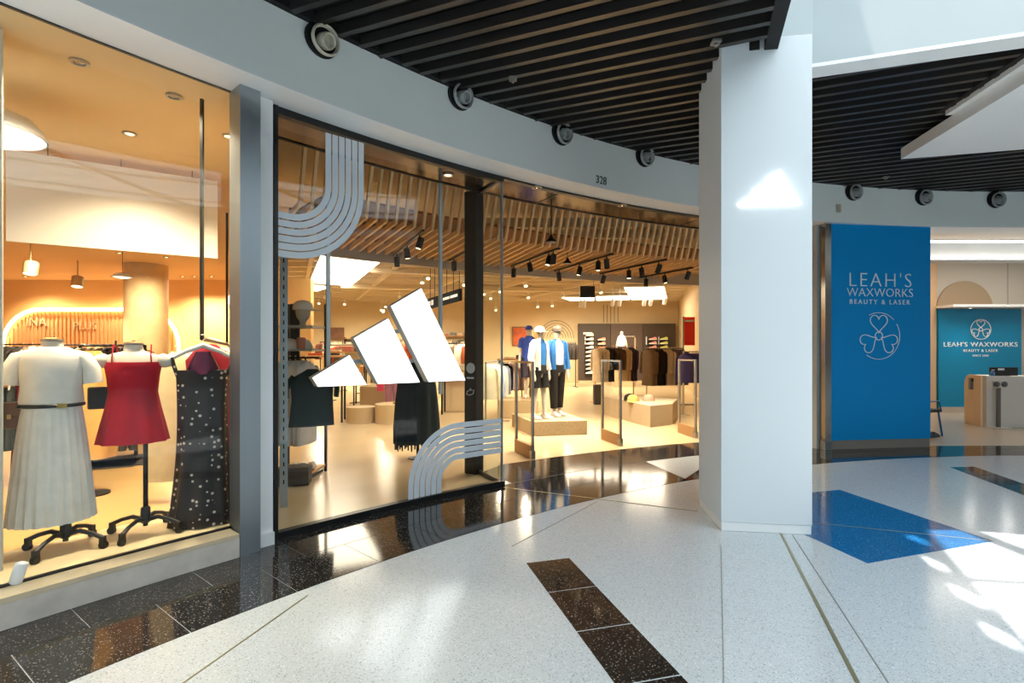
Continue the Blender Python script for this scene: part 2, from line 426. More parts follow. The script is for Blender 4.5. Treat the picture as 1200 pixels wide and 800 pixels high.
# ------------------------------------------------------------------ pilasters between the two shops
tS0, tS1, tS2 = ang(280,12.82), ang(302,12.85), ang(318.5,12.9)
ps = thing('steel_pilaster', 'brushed steel pilaster between the dress shop window and the sports store', 'pilaster', (*pol(12.9,(tS0+tS1)/2),0))
obj('cladding', MB().arc(12.80,12.99,.003,ZS-.012,tS0,tS1,3), M_steel, ps, world=True)
pw = thing('white_pilaster', 'narrow white pilaster beside the black window frame', 'pilaster', (*pol(12.95,(tS1+tS2)/2),0))
obj('shaft', MB().arc(12.88,13.02,.10,ZS-.012,tS1-.0005,tS2,3), M_white, pw, world=True)
obj('plinth', MB().arc(12.85,13.02,.003,.10,tS1-.0005,tS2,3), M_white, pw, world=True)

# ------------------------------------------------------------------ sports store shell
PW0 = Vector((*pol(13.04, ang(306,13.04)), 0)); PU = Vector((-.447,.894,0)); PN = Vector((.894,.447,0))
def wallseg(a, b, th, z0, z1):
    a = Vector((a[0],a[1])); b = Vector((b[0],b[1])); d = (b-a).normalized(); n = Vector((-d.y,d.x))*th
    return MB().prism([(a.x,a.y),(b.x,b.y),(b.x+n.x,b.y+n.y),(a.x+n.x,a.y+n.y)], z0, z1)
pe = PW0 + PU*23.2
struct('wall_partition', wallseg(PW0, pe, .12, 0, 4.2), M_wwall, 'cream partition wall between the dress shop and the sports store', 'wall')
struct('wall_back', MB().box((-1.5,25.1,2.1),(24,.2,4.2)), M_wwall, 'warm cream back wall of the sports store', 'wall')
RW = [(4.35,9.2),(8.3,25.1)]
struct('wall_store_right', wallseg(RW[1], RW[0], -.15, 0, 4.2), M_wwall, 'cream side wall of the sports store behind the pillar', 'wall')
fpoly = [pol(13.82, tE0+(R(103.5)-tE0)*i/30) for i in range(31)] + [(4.35,9.2),(8.3,25),(pe.x,25),(PW0.x,PW0.y)]
win_in = [pol(12.98, ang(322,12.98)+(ang(589,12.98)-ang(322,12.98))*i/12) for i in range(13)]
sfl = [(PW0.x+.05,PW0.y-.02)] + win_in + [(-.41,6.30)] + [pol(13.82, ang(588,13.82)+(R(104.5)-ang(588,13.82))*i/20) for i in range(21)] + [(4.35,9.2),(8.3,25),(pe.x,25)]
struct('floor_sports', MB().prism(sfl, -.01, .004), M_wfloor, 'smooth warm beige floor of the sports store', 'floor')
cpoly = [pol(12.66, ang(296,12.66)+(R(99)-ang(296,12.66))*i/30) for i in range(31)] + [(4.35,9.2),(8.3,25),(pe.x,25),(PW0.x-.1,PW0.y)]
cst = struct('ceiling_sports', MB().prism(cpoly, 4.165, 4.23), M_wceil, 'warm white slab ceiling of the sports store with beams below', 'ceiling')
for i in range(17):
    Y = 9.9 + i*.9
    x0 = PW0.x - .5*(Y-PW0.y) + .3; x1 = 4.35 + (Y-9.2)*.2484 - .2
    obj('beam', MB().box(((x0+x1)/2,Y,3.98),(x1-x0,.13,.18)), M_wceil, cst)
for i in range(5):
    a = Vector((-3.9+i*2.4, 10.2, 3.86)); b = a + Vector((-.40,.93,0))*13.5
    obj('cross_beam', MB().bar(a, b, .10, .12), M_wceil, cst)
for a, b in (((-5.2,11.2),(2.5,13.0)),((-4.0,14.5),(4.5,16.0)),((-6,18),(5,19.5))):
    obj('duct', MB().bar((*a,3.80),(*b,3.80), .22, .14), M_wceil, cst)
# light grey edge beam behind the timber canopy
rim = MB().arc(16.32,16.42,2.98,3.22, ang(330,16.3), ang(830,16.3), 40)
struct('trim_4', rim, mat('rim_beam','b3aa9a',.5), 'pale edge beam along the back of the timber canopy', 'beam', smooth=40)

# ------------------------------------------------------------------ timber batten canopy
can = thing('timber_canopy', 'canopy of bent timber battens over the sports store entrance', 'canopy', (*pol(15,ang(600,15)),3.0))
tk = ang(352, 14.32); nb = 0
while tk > ang(838, 14.32):
    k = Vector((*pol(14.32, tk), 3.10)); rd = Vector((math.cos(tk), math.sin(tk), 0))
    a_ = R(-11); d = Vector((rd.x*math.cos(a_)-rd.y*math.sin(a_), rd.x*math.sin(a_)+rd.y*math.cos(a_), 0))
    far = k + d*2.05; top = k - d*.30 + Vector((0,0,.62))
    wv = Vector((-d.y,d.x,0))*.0165
    mb = MB(); hb = .075
    upn = Vector((0,0,hb)); bend = (d*.9 + Vector((0,0,.43))).normalized()*hb
    sec = [(far, upn), (k, (upn+bend)*.55), (top, bend)]
    mb.loft([[p-wv, p+wv, p+wv+h, p-wv+h] for p, h in sec])
    obj('batten', mb, M_timber, can, world=True); nb += 1
    tk -= .131/14.32
for r in (14.9, 15.8):
    obj('carrier_rail', MB().arc(r, r+.04, 3.18, 3.22, ang(352,14.6), ang(838,14.6), 30), mat('dark_rail','3a332b',.5), can, world=True)
obj('hidden_board', MB().arc(14.35,16.3,3.30,3.33, ang(352,15.2), ang(838,15.2), 30), mat('board_brown','8d6238',.7), can, world=True)

# ------------------------------------------------------------------ shop window of the sports store
def glassarc(a, b, z0, z1, r=12.955): return MB().arc(r, r+.012, z0, z1, ang(a,12.96), ang(b,12.96), 14)
w1 = thing('window_1', 'black framed curved glass shop window with white stripe decals', 'window', (*pol(12.96,ang(430,12.96)),0)); w1['kind'] = 'structure'
for a, b in ((324,429.6),(430.4,587.6)): obj('pane', glassarc(a,b,.05,3.40), M_glass, w1, smooth=40, world=True)
obj('bottom_rail', MB().arc(12.93,13.0,.003,.055, ang(319,12.96), ang(590,12.96), 24), M_frame, w1, world=True)
obj('top_rail', MB().arc(12.93,13.0,3.40,ZS-.012, ang(319,12.96), ang(589,12.96), 24), M_frame, w1, world=True)
obj('jamb', MB().arc(12.92,13.02,.003,ZS-.012, ang(318.6,12.96), ang(323.5,12.96), 2), M_frame, w1, world=True)
q0 = Vector((*pol(12.96, ang(588,12.96)),0)); q1 = Vector((-.41,6.28,0))
dq = (q1-q0).normalized(); nq = Vector((-dq.y,dq.x,0))*.006
obj('return_pane', MB().prism([(q0-nq).to_2d(),(q1-nq).to_2d(),(q1+nq).to_2d(),(q0+nq).to_2d()], .05, 3.43), M_glass, w1, world=True)
obj('return_rail', MB().bar((q0.x,q0.y,.03),(q1.x,q1.y,.03),.035,.05), M_frame, w1, world=True)
obj('return_head', MB().bar((q0.x,q0.y,3.44),(q1.x,q1.y,3.44),.035,.03), M_frame, w1, world=True)
obj('edge_strip', MB().box((q0.x,q0.y,1.73),(.02,.02,3.36), .6), mat('edge_seal','7d8a90',.3,.3), w1, world=True)
# decals: six stripes each
SG0 = ang(322.5, 12.95)
def sarc(px): return (SG0-ang(px,12.95))*12.95
def decal(pts, wd):                          # pts: (s,z) with stripe centre line, offset by tangent normal
    rings = []
    for i, (s, z) in enumerate(pts):
        a = pts[max(0,i-1)]; b = pts[min(len(pts)-1,i+1)]
        tx, tz = b[0]-a[0], b[1]-a[1]; L = math.hypot(tx,tz); nx, nz = -tz/L, tx/L
        ring = []
        for sd, r in ((-1,12.9535),(1,12.9535),(1,12.9515),(-1,12.9515)):
            th = SG0-(s+nx*sd*wd/2)/12.95; ring.append((*pol(r,th), z+nz*sd*wd/2))
        rings.append(ring)
    return MB().loft(rings)
sO, sI = sarc(427), sarc(381); pit = (sO-sI)/6
zc, Ro = 2.93, .67; sc = sO-Ro
for i in range(6):
    Rr = Ro - pit*(i+.5)
    pts = [(sc+Rr, 3.395-.002*i), (sc+Rr, 3.1)] + [(sc+Rr*math.cos(a), zc+Rr*math.sin(a)) for a in [R(-90*j/16) for j in range(17)]]
    pts.append((.012, zc-Rr))
    obj('stripe_decal', decal(pts, pit*.84), M_film, w1, world=True)
sO, sI = sarc(478), sarc(518); pit = (sI-sO)/6
Ro = .60; sc = sO+Ro; zc = .762-Ro; sE = sarc(587.5)
for i in range(6):
    Rr = Ro - pit*(i+.5)
    pts = [(sc-Rr, .058)] + [(sc-Rr*math.cos(a), zc+Rr*math.sin(a)) for a in [R(90*j/16) for j in range(17)]] + [(sE, zc+Rr)]
    obj('stripe_decal', decal(pts, pit*.84), M_film, w1, world=True)
# black post beside the entrance with its stickers
bp = thing('door_post', 'tall black post at the end of the shop window glass', 'post', (-.47,6.33,0))
obj('post', MB().box((-.47,6.33,1.735),(.17,.16,3.46),-.55), M_frame, bp, world=True)

# number on the fascia
def text_mesh(body, size, ext=.004, align='CENTER', sp=1.0, off=0.0):
    cu = bpy.data.curves.new('t','FONT'); cu.body = body; cu.size = size; cu.extrude = ext; cu.align_x = align; cu.space_character = sp; cu.resolution_u = 3; cu.offset = off
    o = bpy.data.objects.new('t', cu); COL.objects.link(o)
    me = bpy.data.meshes.new_from_object(o.evaluated_get(bpy.context.evaluated_depsgraph_get()))
    bpy.data.objects.remove(o); return me
def text(name, body, size, origin, udir, mt, parent=None, ext=.004, sp=1.0, align='CENTER', normal=None, sx=1.0, off=0.0):
    me = text_mesh(body, size, ext, align, sp, off)
    u = Vector(udir).normalized(); v = Vector((0,0,1)); n = u.cross(v)
    Mx = Matrix(((u.x*sx,v.x,n.x,origin[0]),(u.y*sx,v.y,n.y,origin[1]),(u.z*sx,v.z,n.z,origin[2]),(0,0,0,1)))
    if parent is not None: Mx = Matrix.Translation(-Vector(parent.location)) @ Mx
    me.transform(Mx); me.materials.clear(); me.materials.append(mt)
    o = bpy.data.objects.new(name, me); COL.objects.link(o); o.parent = parent; return o
M_ink = mat('dark_ink','3d4448',.5)
t3 = ang(705, 12.59); p3 = pol(12.595, t3); z3 = zY(215.5, p3[1])
text('number', '328', .135, (*p3, z3), (math.sin(t3), -math.cos(t3), 0), M_ink, wall_fascia, ext=.003, sx=.85)

# ------------------------------------------------------------------ round jet nozzles along the fascia
M_noz = mat('nozzle_grey','a3a5a2',.35); M_noz2 = mat('nozzle_cream','c9c1ad',.4)
NOZ = {377:'cream round swivel air nozzle in the fascia over the first stripe decal', 539:'round swivel air nozzle in the fascia above the black door post',
       658:'round swivel air nozzle beside the number on the store side of the fascia', 755:'round swivel air nozzle in the fascia between the number and the pillar',
       1000:'round swivel air nozzle in the fascia next to the beige sensor plate', 1082:'round swivel air nozzle in the fascia over the right edge of the blue sign', 1167:'round swivel air nozzle in the fascia over the salon entrance'}
def nozzle(px, py, warm):
    r = 12.58; th = ang(px, r); x, y = pol(r, th); z = zY(py, y)-.02
    n_ = thing('jet_nozzle', NOZ[px], 'air vent', (x,y,z), 0, 'round air nozzles along the fascia')
    ax = Vector((-math.cos(th), -math.sin(th), 0))
    mt = M_noz2 if warm else M_noz
    obj('recess', MB().lathe([(.135,-.01),(.135,.012),(.10,.016)],24,axis=ax), M_black, n_)
    aim = (ax + Vector((.45,-.1,-.38))).normalized()
    obj('outer_ring', MB().lathe([(.112,.012),(.118,.03),(.108,.05),(.098,.04),(.095,.01)],28,c=(ax*.01)+Vector((.012,0,-.012)),axis=(ax+aim*.4),caps=False), mt, n_, smooth=40)
    obj('inner_cone', MB().lathe([(.062,0),(.064,.06),(.056,.085),(.046,.08),(.04,.03),(.001,.03)],28,c=Vector((.012,0,-.012)),axis=aim), mt, n_, smooth=40)
for i, (px, py) in enumerate(((377,44),(539,110),(658,154),(755,181),(1000,223),(1082,229),(1167,232))): nozzle(px, py, i==0)
sd = tag(obj('sensor_plate', MB().box((0,0,0),(.07,.02,.12),0), mat('beige_plastic','b9ae93',.5)), 'small beige sensor plate on the fascia beside the pillar', 'sensor')
th = ang(983,12.58); sd.location = (*pol(12.585,th), zY(244,pol(12.585,th)[1])); sd.rotation_euler = (0,0,th-R(90))
# ================================================================== GENERIC THINGS
M_metal = mat('dark_metal','1d1c1b',.4,.4); M_chrome = mat('pale_metal','c9c4bb',.25,.8); M_hang = mat('hanger_white','ece7de',.4)
M_warm = mat('warm_bulb','fff1d6',.4,emit=6,ecol='ffdca8')
M_skin = mat('mannequin_skin','e8dccb',.45)
def ell(cx, cy, z, rx, ry, n=20, ph=0, rip=0.0, k=8, pw=1.0):
    out = []
    for i in range(n):
        a = 2*math.pi*i/n; m_ = 1 + rip*math.sin(k*a+ph)
        c, s_ = math.cos(a), math.sin(a)
        out.append((cx+rx*m_*math.copysign(abs(c)**pw,c), cy+ry*m_*math.copysign(abs(s_)**pw,s_), z))
    return out
def cloth_mat(col, rough=.75, **kw):
    return mat('cloth_'+col, col, rough, var=.08, scale=9, bump=.15, spec=.25, **kw)
GM = {}
def garment_mesh(kind):
    if kind in GM: return GM[kind]
    mb = MB(); n = 18
    if kind in ('shirt','jacket','coat','tshirt'):
        h = {'shirt':.68,'jacket':.72,'coat':1.02,'tshirt':.62}[kind]; w = .46
        prof = [(-.02,.05,.03),(-.05,.10,.05),(-.10,.19,.06),(-.16,.225,.065),(-.34,.215,.06),(-h*.8,.225,.055),(-h,.235,.055)]
        mb.loft([ell(0,0,z,a,b,n,i*.7,.04 if i > 3 else 0,5) for i,(z,a,b) in enumerate(prof)])
        L = .22 if kind == 'tshirt' else .58
        for s in (-1,1):
            mb.tube([(s*.185,0,-.10),(s*.235,0,-.16),(s*.262,.012,-.10-L*.55),(s*.258,.02,-.10-L)], [.055,.06,.05,.045], 10, flat=.6)
    elif kind == 'dress':
        prof = [(-.02,.04,.03),(-.07,.11,.05),(-.16,.18,.06),(-.40,.16,.06),(-.60,.19,.075),(-.9,.22,.085),(-1.15,.25,.09)]
        mb.loft([ell(0,0,z,a,b,24,i*.5,.05*i/6,7) for i,(z,a,b) in enumerate(prof)])
    elif kind == 'trousers':
        for s in (-1,1):
            prof = [(-.10,.085,.05),(-.3,.085,.055),(-.6,.07,.05),(-1.0,.065,.045)]
            mb.loft([ell(s*.088,0,z,a,b,12,i,.04,3) for i,(z,a,b) in enumerate(prof)])
    elif kind == 'skirt':
        prof = [(-.10,.16,.05),(-.2,.18,.06),(-.7,.22,.08)]
        mb.loft([ell(0,0,z,a,b,24,0,.06*i,9) for i,(z,a,b) in enumerate(prof)])
    GM[kind] = mb; return mb
hb_ = MB().tube([(0,0,-.035),(0,0,.0),(.018,0,.018),(.012,0,.038),(-.012,0,.040),(-.02,0,.022)], .0035, 6)
hb_.tube([(-.21,0,-.115),(-.1,0,-.06),(0,0,-.035),(.1,0,-.06),(.21,0,-.115)], [.007,.011,.012,.011,.007], 6, flat=.6)
HANG = None; GOBJ = {}
def garment(kind, col, loc, rz, label, group=None, cat=None):
    """one hanging garment with its hanger; copies share mesh data"""
    global HANG
    key = (kind, col)
    if key not in GOBJ:
        o = obj('hanging_'+kind, garment_mesh(kind), cloth_mat(col), None, 50)
        h = obj('hanger', hb_, M_hang, o, 50)
        GOBJ[key] = o
    else:
        o = GOBJ[key].copy(); COL.objects.link(o)
        for k in list(o.keys()): del o[k]
        c = GOBJ[key].children[0].copy(); COL.objects.link(c); c.parent = o
    o.location = loc; o.rotation_euler = (0,0,rz)
    return tag(o, label, cat or {'tshirt':'shirt'}.get(kind, kind), group)
def rack(name, label, a, b, z, mt=None, style='floor', z0=0.0, top=None):
    a = Vector((*a,0)); b = Vector((*b,0)); m = (a+b)/2; mt = mt or M_metal
    t = thing(name, label, 'clothes rack', (m.x,m.y,z0))
    d = (b-a).normalized(); n_ = Vector((-d.y,d.x,0))
    obj('rail', MB().tube([(a.x,a.y,z),(b.x,b.y,z)], .014, 8), mt, t, 40, world=True)
    for p in (a+d*.02, b-d*.02):
        if style == 'floor':
            obj('post', MB().box((p.x,p.y,(z+z0)/2),(.03,.03,z-z0)), mt, t, world=True)
            obj('foot', MB().bar(p+Vector((0,0,z0+.015))-n_*.25, p+Vector((0,0,z0+.015))+n_*.25, .03,.03), mt, t, world=True)
        else:
            obj('hanging_rod', MB().box((p.x,p.y,(z+top)/2),(.022,.022,top-z)), mt, t, world=True)
    return t
def fill(a, b, z, specs, where, group, n, jit=.12, seed=1):
    rnd = random.Random(seed); a = Vector(a); b = Vector(b); d = b-a; rz = math.atan2(d.y,d.x)+math.pi/2
    for i in range(n):
        kind, col, cname = specs[i*len(specs)//n] if len(specs) < n else specs[i]
        p = a + d*((i+.5)/n)
        garment(kind, col, (p.x, p.y, z-.014), rz+rnd.uniform(-jit,jit), f'{cname} {"T-shirt" if kind=="tshirt" else kind} hanging on the {where}', group)

def dress_stand(t, zf, ztop, off=(0,0)):
    """pole, four curved legs on casters; local coordinates, z=0 at the floor"""
    obj('pole', MB().tube([(*off,.06),(*off,ztop)], .016, 10), M_metal, t, 40)
    obj('sleeve', MB().lathe([(.022,.08),(.034,.09),(.030,.19),(.022,.20)],14,c=(*off,0)), M_metal, t, 40)
    for k in range(4):
        a = R(45+90*k)+.3; c, s_ = math.cos(a), math.sin(a)
        leg = obj('leg', MB().tube([(off[0]+c*q,off[1]+s_*q,h) for q,h in ((0,.10),(.09,.125),(.17,.105),(.235,.075))], [.018,.016,.014,.016], 8), M_metal, t, 40)
        cs = MB().lathe([(.001,-.014),(.026,-.013),(.026,.013),(.001,.014)],14,c=(off[0]+c*.24,off[1]+s_*.24,.027),axis=(-s_,c,0))
        cs.box((off[0]+c*.235,off[1]+s_*.235,.062),(.03,.03,.05),a)
        obj('caster', cs, M_metal, leg, 40)
def form_body(t, z0, z1, name='torso', arms=True):
    """headless torso between hip z0 and neck cap z1"""
    H = z1-z0
    prof = [(0,.155,.11),(.10,.165,.115),(.30,.125,.09),(.45,.135,.095),(.60,.16,.115),(.72,.165,.10),(.80,.17,.085),(.84,.12,.07),(.87,.062,.058),(.95,.055,.052),(.97,.056,.053)]
    obj(name, MB().loft([ell(0,0,z0+H*k,a,b,24) for k,a,b in prof]), cloth_mat('e6dac6',.7), t, 60)
    for s in ((-1,1) if arms else ()):
        obj('arm_cap', MB().lathe([(.001,.085),(.03,.075),(.048,.04),(.052,0),(.03,-.03)],14,c=(s*.165,0,z0+H*.755),axis=(s,0,-.25)), MATS['cloth_e6dac6'], t, 60)
    obj('neck_cap', MB().lathe([(.058,z0+H*.965),(.058,z0+H*.975),(.03,z0+H*.985),(.012,z0+H*.99),(.016,z0+H),(.001,z0+H*1.01)],18), mat('wood_cap','b98d58',.4), t, 50)
    obj('collar_ring', MB().lathe([(.06,z0+H*.945),(.062,z0+H*.955),(.06,z0+H*.967)],18), mat('grey_ring','8b8378',.4), t, 50)

# ================================================================== DRESS SHOP
ZF = .177
tW0, tW1 = ang(-260, 12.97), ang(280.5, 12.97); tK1 = ang(279.6, 12.79)
kb = struct('trim_5', MB().arc(12.80, 13.12, .0, ZF-.031, tW0, tK1, 40), M_kerb, 'grey stone kerb under the dress shop window', 'kerb', smooth=40)
for i in range(9):
    a = tW0+(tK1-tW0)*i/9+.0004; b = tW0+(tK1-tW0)*(i+1)/9-.0004
    obj('kerb_stone', MB().arc(12.785,12.80,.004,ZF-.032,a,b,5), M_kerb, kb)
    obj('sill_stone', MB().arc(12.783,12.965,ZF-.03,ZF,a-.0002,b+.0002,5), M_kerbtop, kb)
w2 = thing('window_2', 'frameless curved glass window of the dress shop', 'window', (*pol(12.97,ang(140,12.97)),ZF)); w2['kind'] = 'structure'
obj('pane', MB().arc(12.965,12.98,ZF,3.455,tW0,tW1,30), M_glass, w2, 40, world=True)
obj('bottom_seal', MB().arc(12.955,12.985,ZF,ZF+.012,tW0,tW1,30), M_frame, w2, world=True)
obj('top_seal', MB().arc(12.96,12.985,3.451,3.46,tW0,tW1,30), M_frame, w2, world=True)
M_dfloor = mat('dress_floor','d9b072',.25,var=.04,scale=1.2); M_dsill = mat('display_sill','e9d3a6',.4)
M_dceil = mat('dress_ceiling','e2c08a',.7); M_dwall = mat('dress_wall','e6bd80',.7,var=.02,scale=1)
inn = [pol(12.985, tW0+(ang(304,12.985)-tW0)*i/20) for i in range(21)]
pl2 = PW0 + PU*14.5
struct('floor_dress', MB().prism(inn+[(PW0.x-.1,PW0.y),(pl2.x-.1,pl2.y),(-15.4,17.1),(-15.4,inn[0][1])], .0, ZF), M_dfloor, 'honey coloured floor of the dress shop', 'floor')
dis = struct('trim_6', MB().arc(12.987,13.65,ZF,ZF+.004,tW0,tW1,30), M_dsill, 'pale display ledge inside the dress shop window', 'ledge')
zc2 = 3.46
struct('ceiling_dress', MB().prism(inn+[(PW0.x-.1,PW0.y),(pl2.x-.1,pl2.y),(-15.4,17.1),(-15.4,inn[0][1])], zc2, zc2+.08), M_dceil, 'warm plaster ceiling of the dress shop', 'ceiling')
struct('wall_dress_back', MB().box((-10.5,14.1,1.8),(10,.2,3.4)), M_dwall, 'warm ochre back wall of the dress shop', 'wall')
struct('wall_dress_side', MB().box((-15.3,9.5,1.8),(.2,16,3.4)), M_dwall, 'ochre side wall of the dress shop', 'wall')
# left white column right behind the glass, partly cut by the picture edge
cc = tag(obj('window_column', MB().box((-3.275,3.05,1.81),(.30,.30,3.28),-.6), mat('cream_plaster','ddd2bd',.6,var=.05,scale=14,bump=.1), None, None, .01), 'cream plastered column just inside the dress shop window', 'column')
# fluted alcove with LED cove
YB = 13.98
alc = thing('fluted_alcove', 'fluted timber alcove with a rounded lit top on the dress shop back wall', 'wall panel', (-11,YB,ZF))
xl, xr, zt = atY(10,YB), atY(214,YB), zY(363,YB)
def rrect(x0, x1, z0, z1, r, n=10):
    P = [(x1,z0)]
    P += [(x1-r+r*math.cos(R(90*i/n)), z1-r+r*math.sin(R(90*i/n))) for i in range(n+1)]
    P += [(x0+r-r*math.sin(R(90*i/n)), z1-r+r*math.cos(R(90*i/n))) for i in range(n+1)]
    return P + [(x0,z0)]
M_flute = mat('fluted_timber','e6b27a',.5,var=.08,scale=6)
obj('backing', MB().plate(rrect(xl,xr,ZF,zt,1.0), (0,YB-.02,0),(1,0,0),(0,0,1),(0,-1,0),0,.02), M_flute, alc, world=True)
mb = MB(); k = 0; x = xl+.05
while x < xr-.04:
    e = min(x-xl, xr-x); top = zt-.04
    if e < 1.0: top = zt-1.0+math.sqrt(max(0,1-(1-e)**2))-.05
    mb.box((x,YB-.055,(ZF+top)/2),(.05,.03,top-ZF)); x += .11
fo = obj('flutes', mb, M_flute, alc, world=True); fo['kind'] = 'stuff'
path = [(a,YB-.16,b) for a,b in rrect(xl,xr,ZF+.8,zt,1.0)]
obj('led_strip', MB().tube(path, .045, 8), mat('led_warm','fff0d8',.4,emit=9,ecol='ffd9a0'), alc, 40, world=True)
text('wall_lettering', 'PLUS', .30, (atY(99,YB-.1),YB-.085,zY(386,YB)), (1,0,0), mat('pale_letter','e6c69c',.5), alc, ext=.008)
text('wall_lettering', 'INA', .34, (atY(42,YB-.1),YB-.085,zY(382,YB)), (1,0,0), MATS['pale_letter'], alc, ext=.008)
# round concrete column
tag(obj('round_column', MB().lathe([(.42,ZF),(.42,zc2)],36,c=(atY(171.5,11.6),11.6,0)), mat('concrete','c9ad80',.7,var=.12,scale=4,bump=.08), None, 40), 'thick round concrete column in the dress shop', 'column')
# hanging panel
pa, pb = Vector((-4.71,4.77,0)), Vector((-3.26,5.67,0))
hp = thing('ceiling_banner', 'blank white banner board hung below the dress shop ceiling', 'banner', ((pa.x+pb.x)/2,(pa.y+pb.y)/2,2.53))
obj('board', MB().bar(pa+Vector((0,0,2.955)), pb+Vector((0,0,2.955)), .03, .85), mat('panel_white','eadfce',.45), hp, world=True)
for k in (.17,.5,.86):
    p = pa+(pb-pa)*k; obj('cable', MB().tube([(p.x,p.y,3.37),(p.x,p.y,zc2)], .004, 6), M_metal, hp, world=True)
# lamps of the dress shop
def downlight(px, py, z, label, group, on=True, r=.06, power=0, aim=(0,.1,-1), cone=110):
    Y = FPX*(z-CAMZ)/(HOR-py)
    if 'dress' in label: Y = min(Y, 13.3)
    t_ = thing('downlight', label, 'downlight', (atY(px,Y),Y,z), 0, group)
    obj('trim_ring', MB().lathe([(r*1.25,0),(r*1.25,-.012),(r*.85,-.014),(r*.8,0)],20), mat('ring_metal','a59a88',.3,.5), t_, 40)
    obj('lamp_face', MB().lathe([(r*.8,-.004),(r*.3,-.012),(.001,-.014)],16), M_warm if on else M_chrome, t_, 40)
    if power:
        l = bpy.data.lights.new('spot_beam','SPOT'); l.energy = power; l.spot_size = R(cone); l.spot_blend = .7; l.color = (1,.84,.60); l.shadow_soft_size = .05
        lo = bpy.data.objects.new('spot_beam', l); COL.objects.link(lo); lo.parent = t_; lo.location = (0,0,-.03); lo.rotation_euler = Vector(aim).to_track_quat('-Z','Y').to_euler()
    return t_
for px, py, on in ((93,72,False),(204,112,False),(152,156,True),(268,159,True)):  # the pair without lit faces also throws an added beam
    downlight(px, py, zc2-.001, 'recessed %s downlight in the dress shop ceiling near the window' % ('lit' if on else 'metal faced'), 'dress shop window downlights', on, .045, 250, (-.05,.05,-1), 130)
for px, py in ((30,341),(133,335),(214,350),(228,354),(248,342)):
    downlight(px, py, zc2-.001, 'tiny lit downlight deep inside the dress shop ceiling', 'dress shop far downlights', True, .06, 260, (0,-.2,-1), 150)
def lamp(kind, px, py, Y, rr, z1):
    x, z = atY(px,Y), zY(py,Y)
    lb = {'big':'large white dome pendant lamp beside the cream window column','small':'small white dome pendant lamp in front of the concrete column','globe':'white glass globe lamp beside the steel pilaster'}[kind]
    t_ = thing('pendant_lamp', lb, 'lamp', (x,Y,z))
    ms = mat('lamp_enamel','f4f2ee',.3); mg = mat('globe_glass','fff6e6',.4,emit=2.5,ecol='fff0d8')
    if kind == 'globe': obj('globe', MB().lathe([(rr*math.sin(R(a)),-rr*math.cos(R(a))) for a in range(0,181,15)],24), mg, t_, 60)
    else:
        obj('shade', MB().lathe([(rr,0),(rr*1.01,.01),(rr*.93,rr*.22),(rr*.75,rr*.42),(rr*.4,rr*.55),(.02,rr*.6),(.02,rr*.56),(rr*.7,rr*.36),(rr*.9,rr*.15),(rr*.97,0)],32,caps=False), ms, t_, 60)
        obj('bulb', MB().lathe([(rr*.85*math.sin(R(a)),rr*.28*-math.cos(R(a))+.02) for a in range(0,91,15)],20), mg, t_, 60)
    obj('cord', MB().tube([(0,0,rr*.5),(0,0,z1-z)], .004, 6), M_metal, t_)
lamp('big', -12, 157, 3.75, .32, zc2); lamp('small', 143.5, 325, 9.0, .145, zc2); lamp('globe', 279, 352, 7.5, .135, zc2)
M_spotb = mat('spot_bronze','b59b6e',.4,.3)
def spotlamp(x, y, z, aim, label, group, mt, r=.05, L=.17, power=0, cone=70, on=True, col=(1,.85,.62), stem=0.0):
    t_ = thing('track_spotlight', label, 'spotlight', (x,y,z), 0, group); a = Vector(aim).normalized()
    obj('housing', MB().lathe([(r*.7,-L*.5),(r,-L*.42),(r,L*.5),(r*.88,L*.5),(r*.85,L*.44)],16,axis=a), mt, t_, 40)
    obj('lens', MB().lathe([(r*.85,L*.45),(.001,L*.46)],16,axis=a), M_warm if on else M_metal, t_)
    obj('stem', MB().tube([(0,0,0),(0,0,.08+stem)], .012, 8), mt, t_)
    if power:
        l = bpy.data.lights.new('spot_beam','SPOT'); l.energy = power; l.spot_size = R(cone); l.spot_blend = .6; l.color = col; l.shadow_soft_size = .04
        lo = bpy.data.objects.new('spot_beam', l); COL.objects.link(lo); lo.parent = t_; lo.location = a*(L*.5+.02); lo.rotation_euler = a.to_track_quat('-Z','Y').to_euler()
    return t_
for px, py in ((36,314),(91,330)):
    Y = 9.3 if px < 50 else 11.0
    spotlamp(atY(px,Y), Y, zY(py,Y), (.1,-.25,-1), 'bronze cylinder spotlight under the dress shop ceiling', 'dress shop cylinder spotlights', M_spotb, .11, .24, 350, 120, stem=zc2-zY(py,Y)-.08)
for px, py in ((50,283),(140,296),(195,301)):
    downlight(px, py, zc2-.001, 'tiny lit downlight deep inside the dress shop ceiling', 'dress shop far downlights', True, .05, 300, (0,.1,-1), 150)

# ---- dressed forms in the window
def pleated(z0, z1, rx0, ry0, rx1, ry1, n, amp, k, m=10, cx=0, cy=0):
    rings = []
    for i in range(m+1):
        u = i/m; rings.append(ell(cx,cy,z0+(z1-z0)*u,rx0+(rx1-rx0)*u**.8,ry0+(ry1-ry0)*u**.8,n,0,amp*(.25+.75*u),k))
    return MB().loft(rings)
x1, y1 = fl(77,644,ZF); x1 -= .09; SO_ = (.076,-.048)
f1 = thing('dress_form', 'dress form in a white tee and long white pleated skirt with thin black belt', 'mannequin', (x1,y1,ZF), R(32))
top1 = zY(394,y1)-ZF
dress_stand(f1, ZF, .85, SO_); form_body(f1, .80, top1, arms=False)
M_ivory = cloth_mat('ece4d8',.8); M_tee = cloth_mat('efe6da',.85)
zw = zY(474,y1)-ZF
obj('skirt', pleated(zw, zY(609,y1)-ZF, .150,.115,.225,.185,96,.05,24), M_ivory, f1, 60)
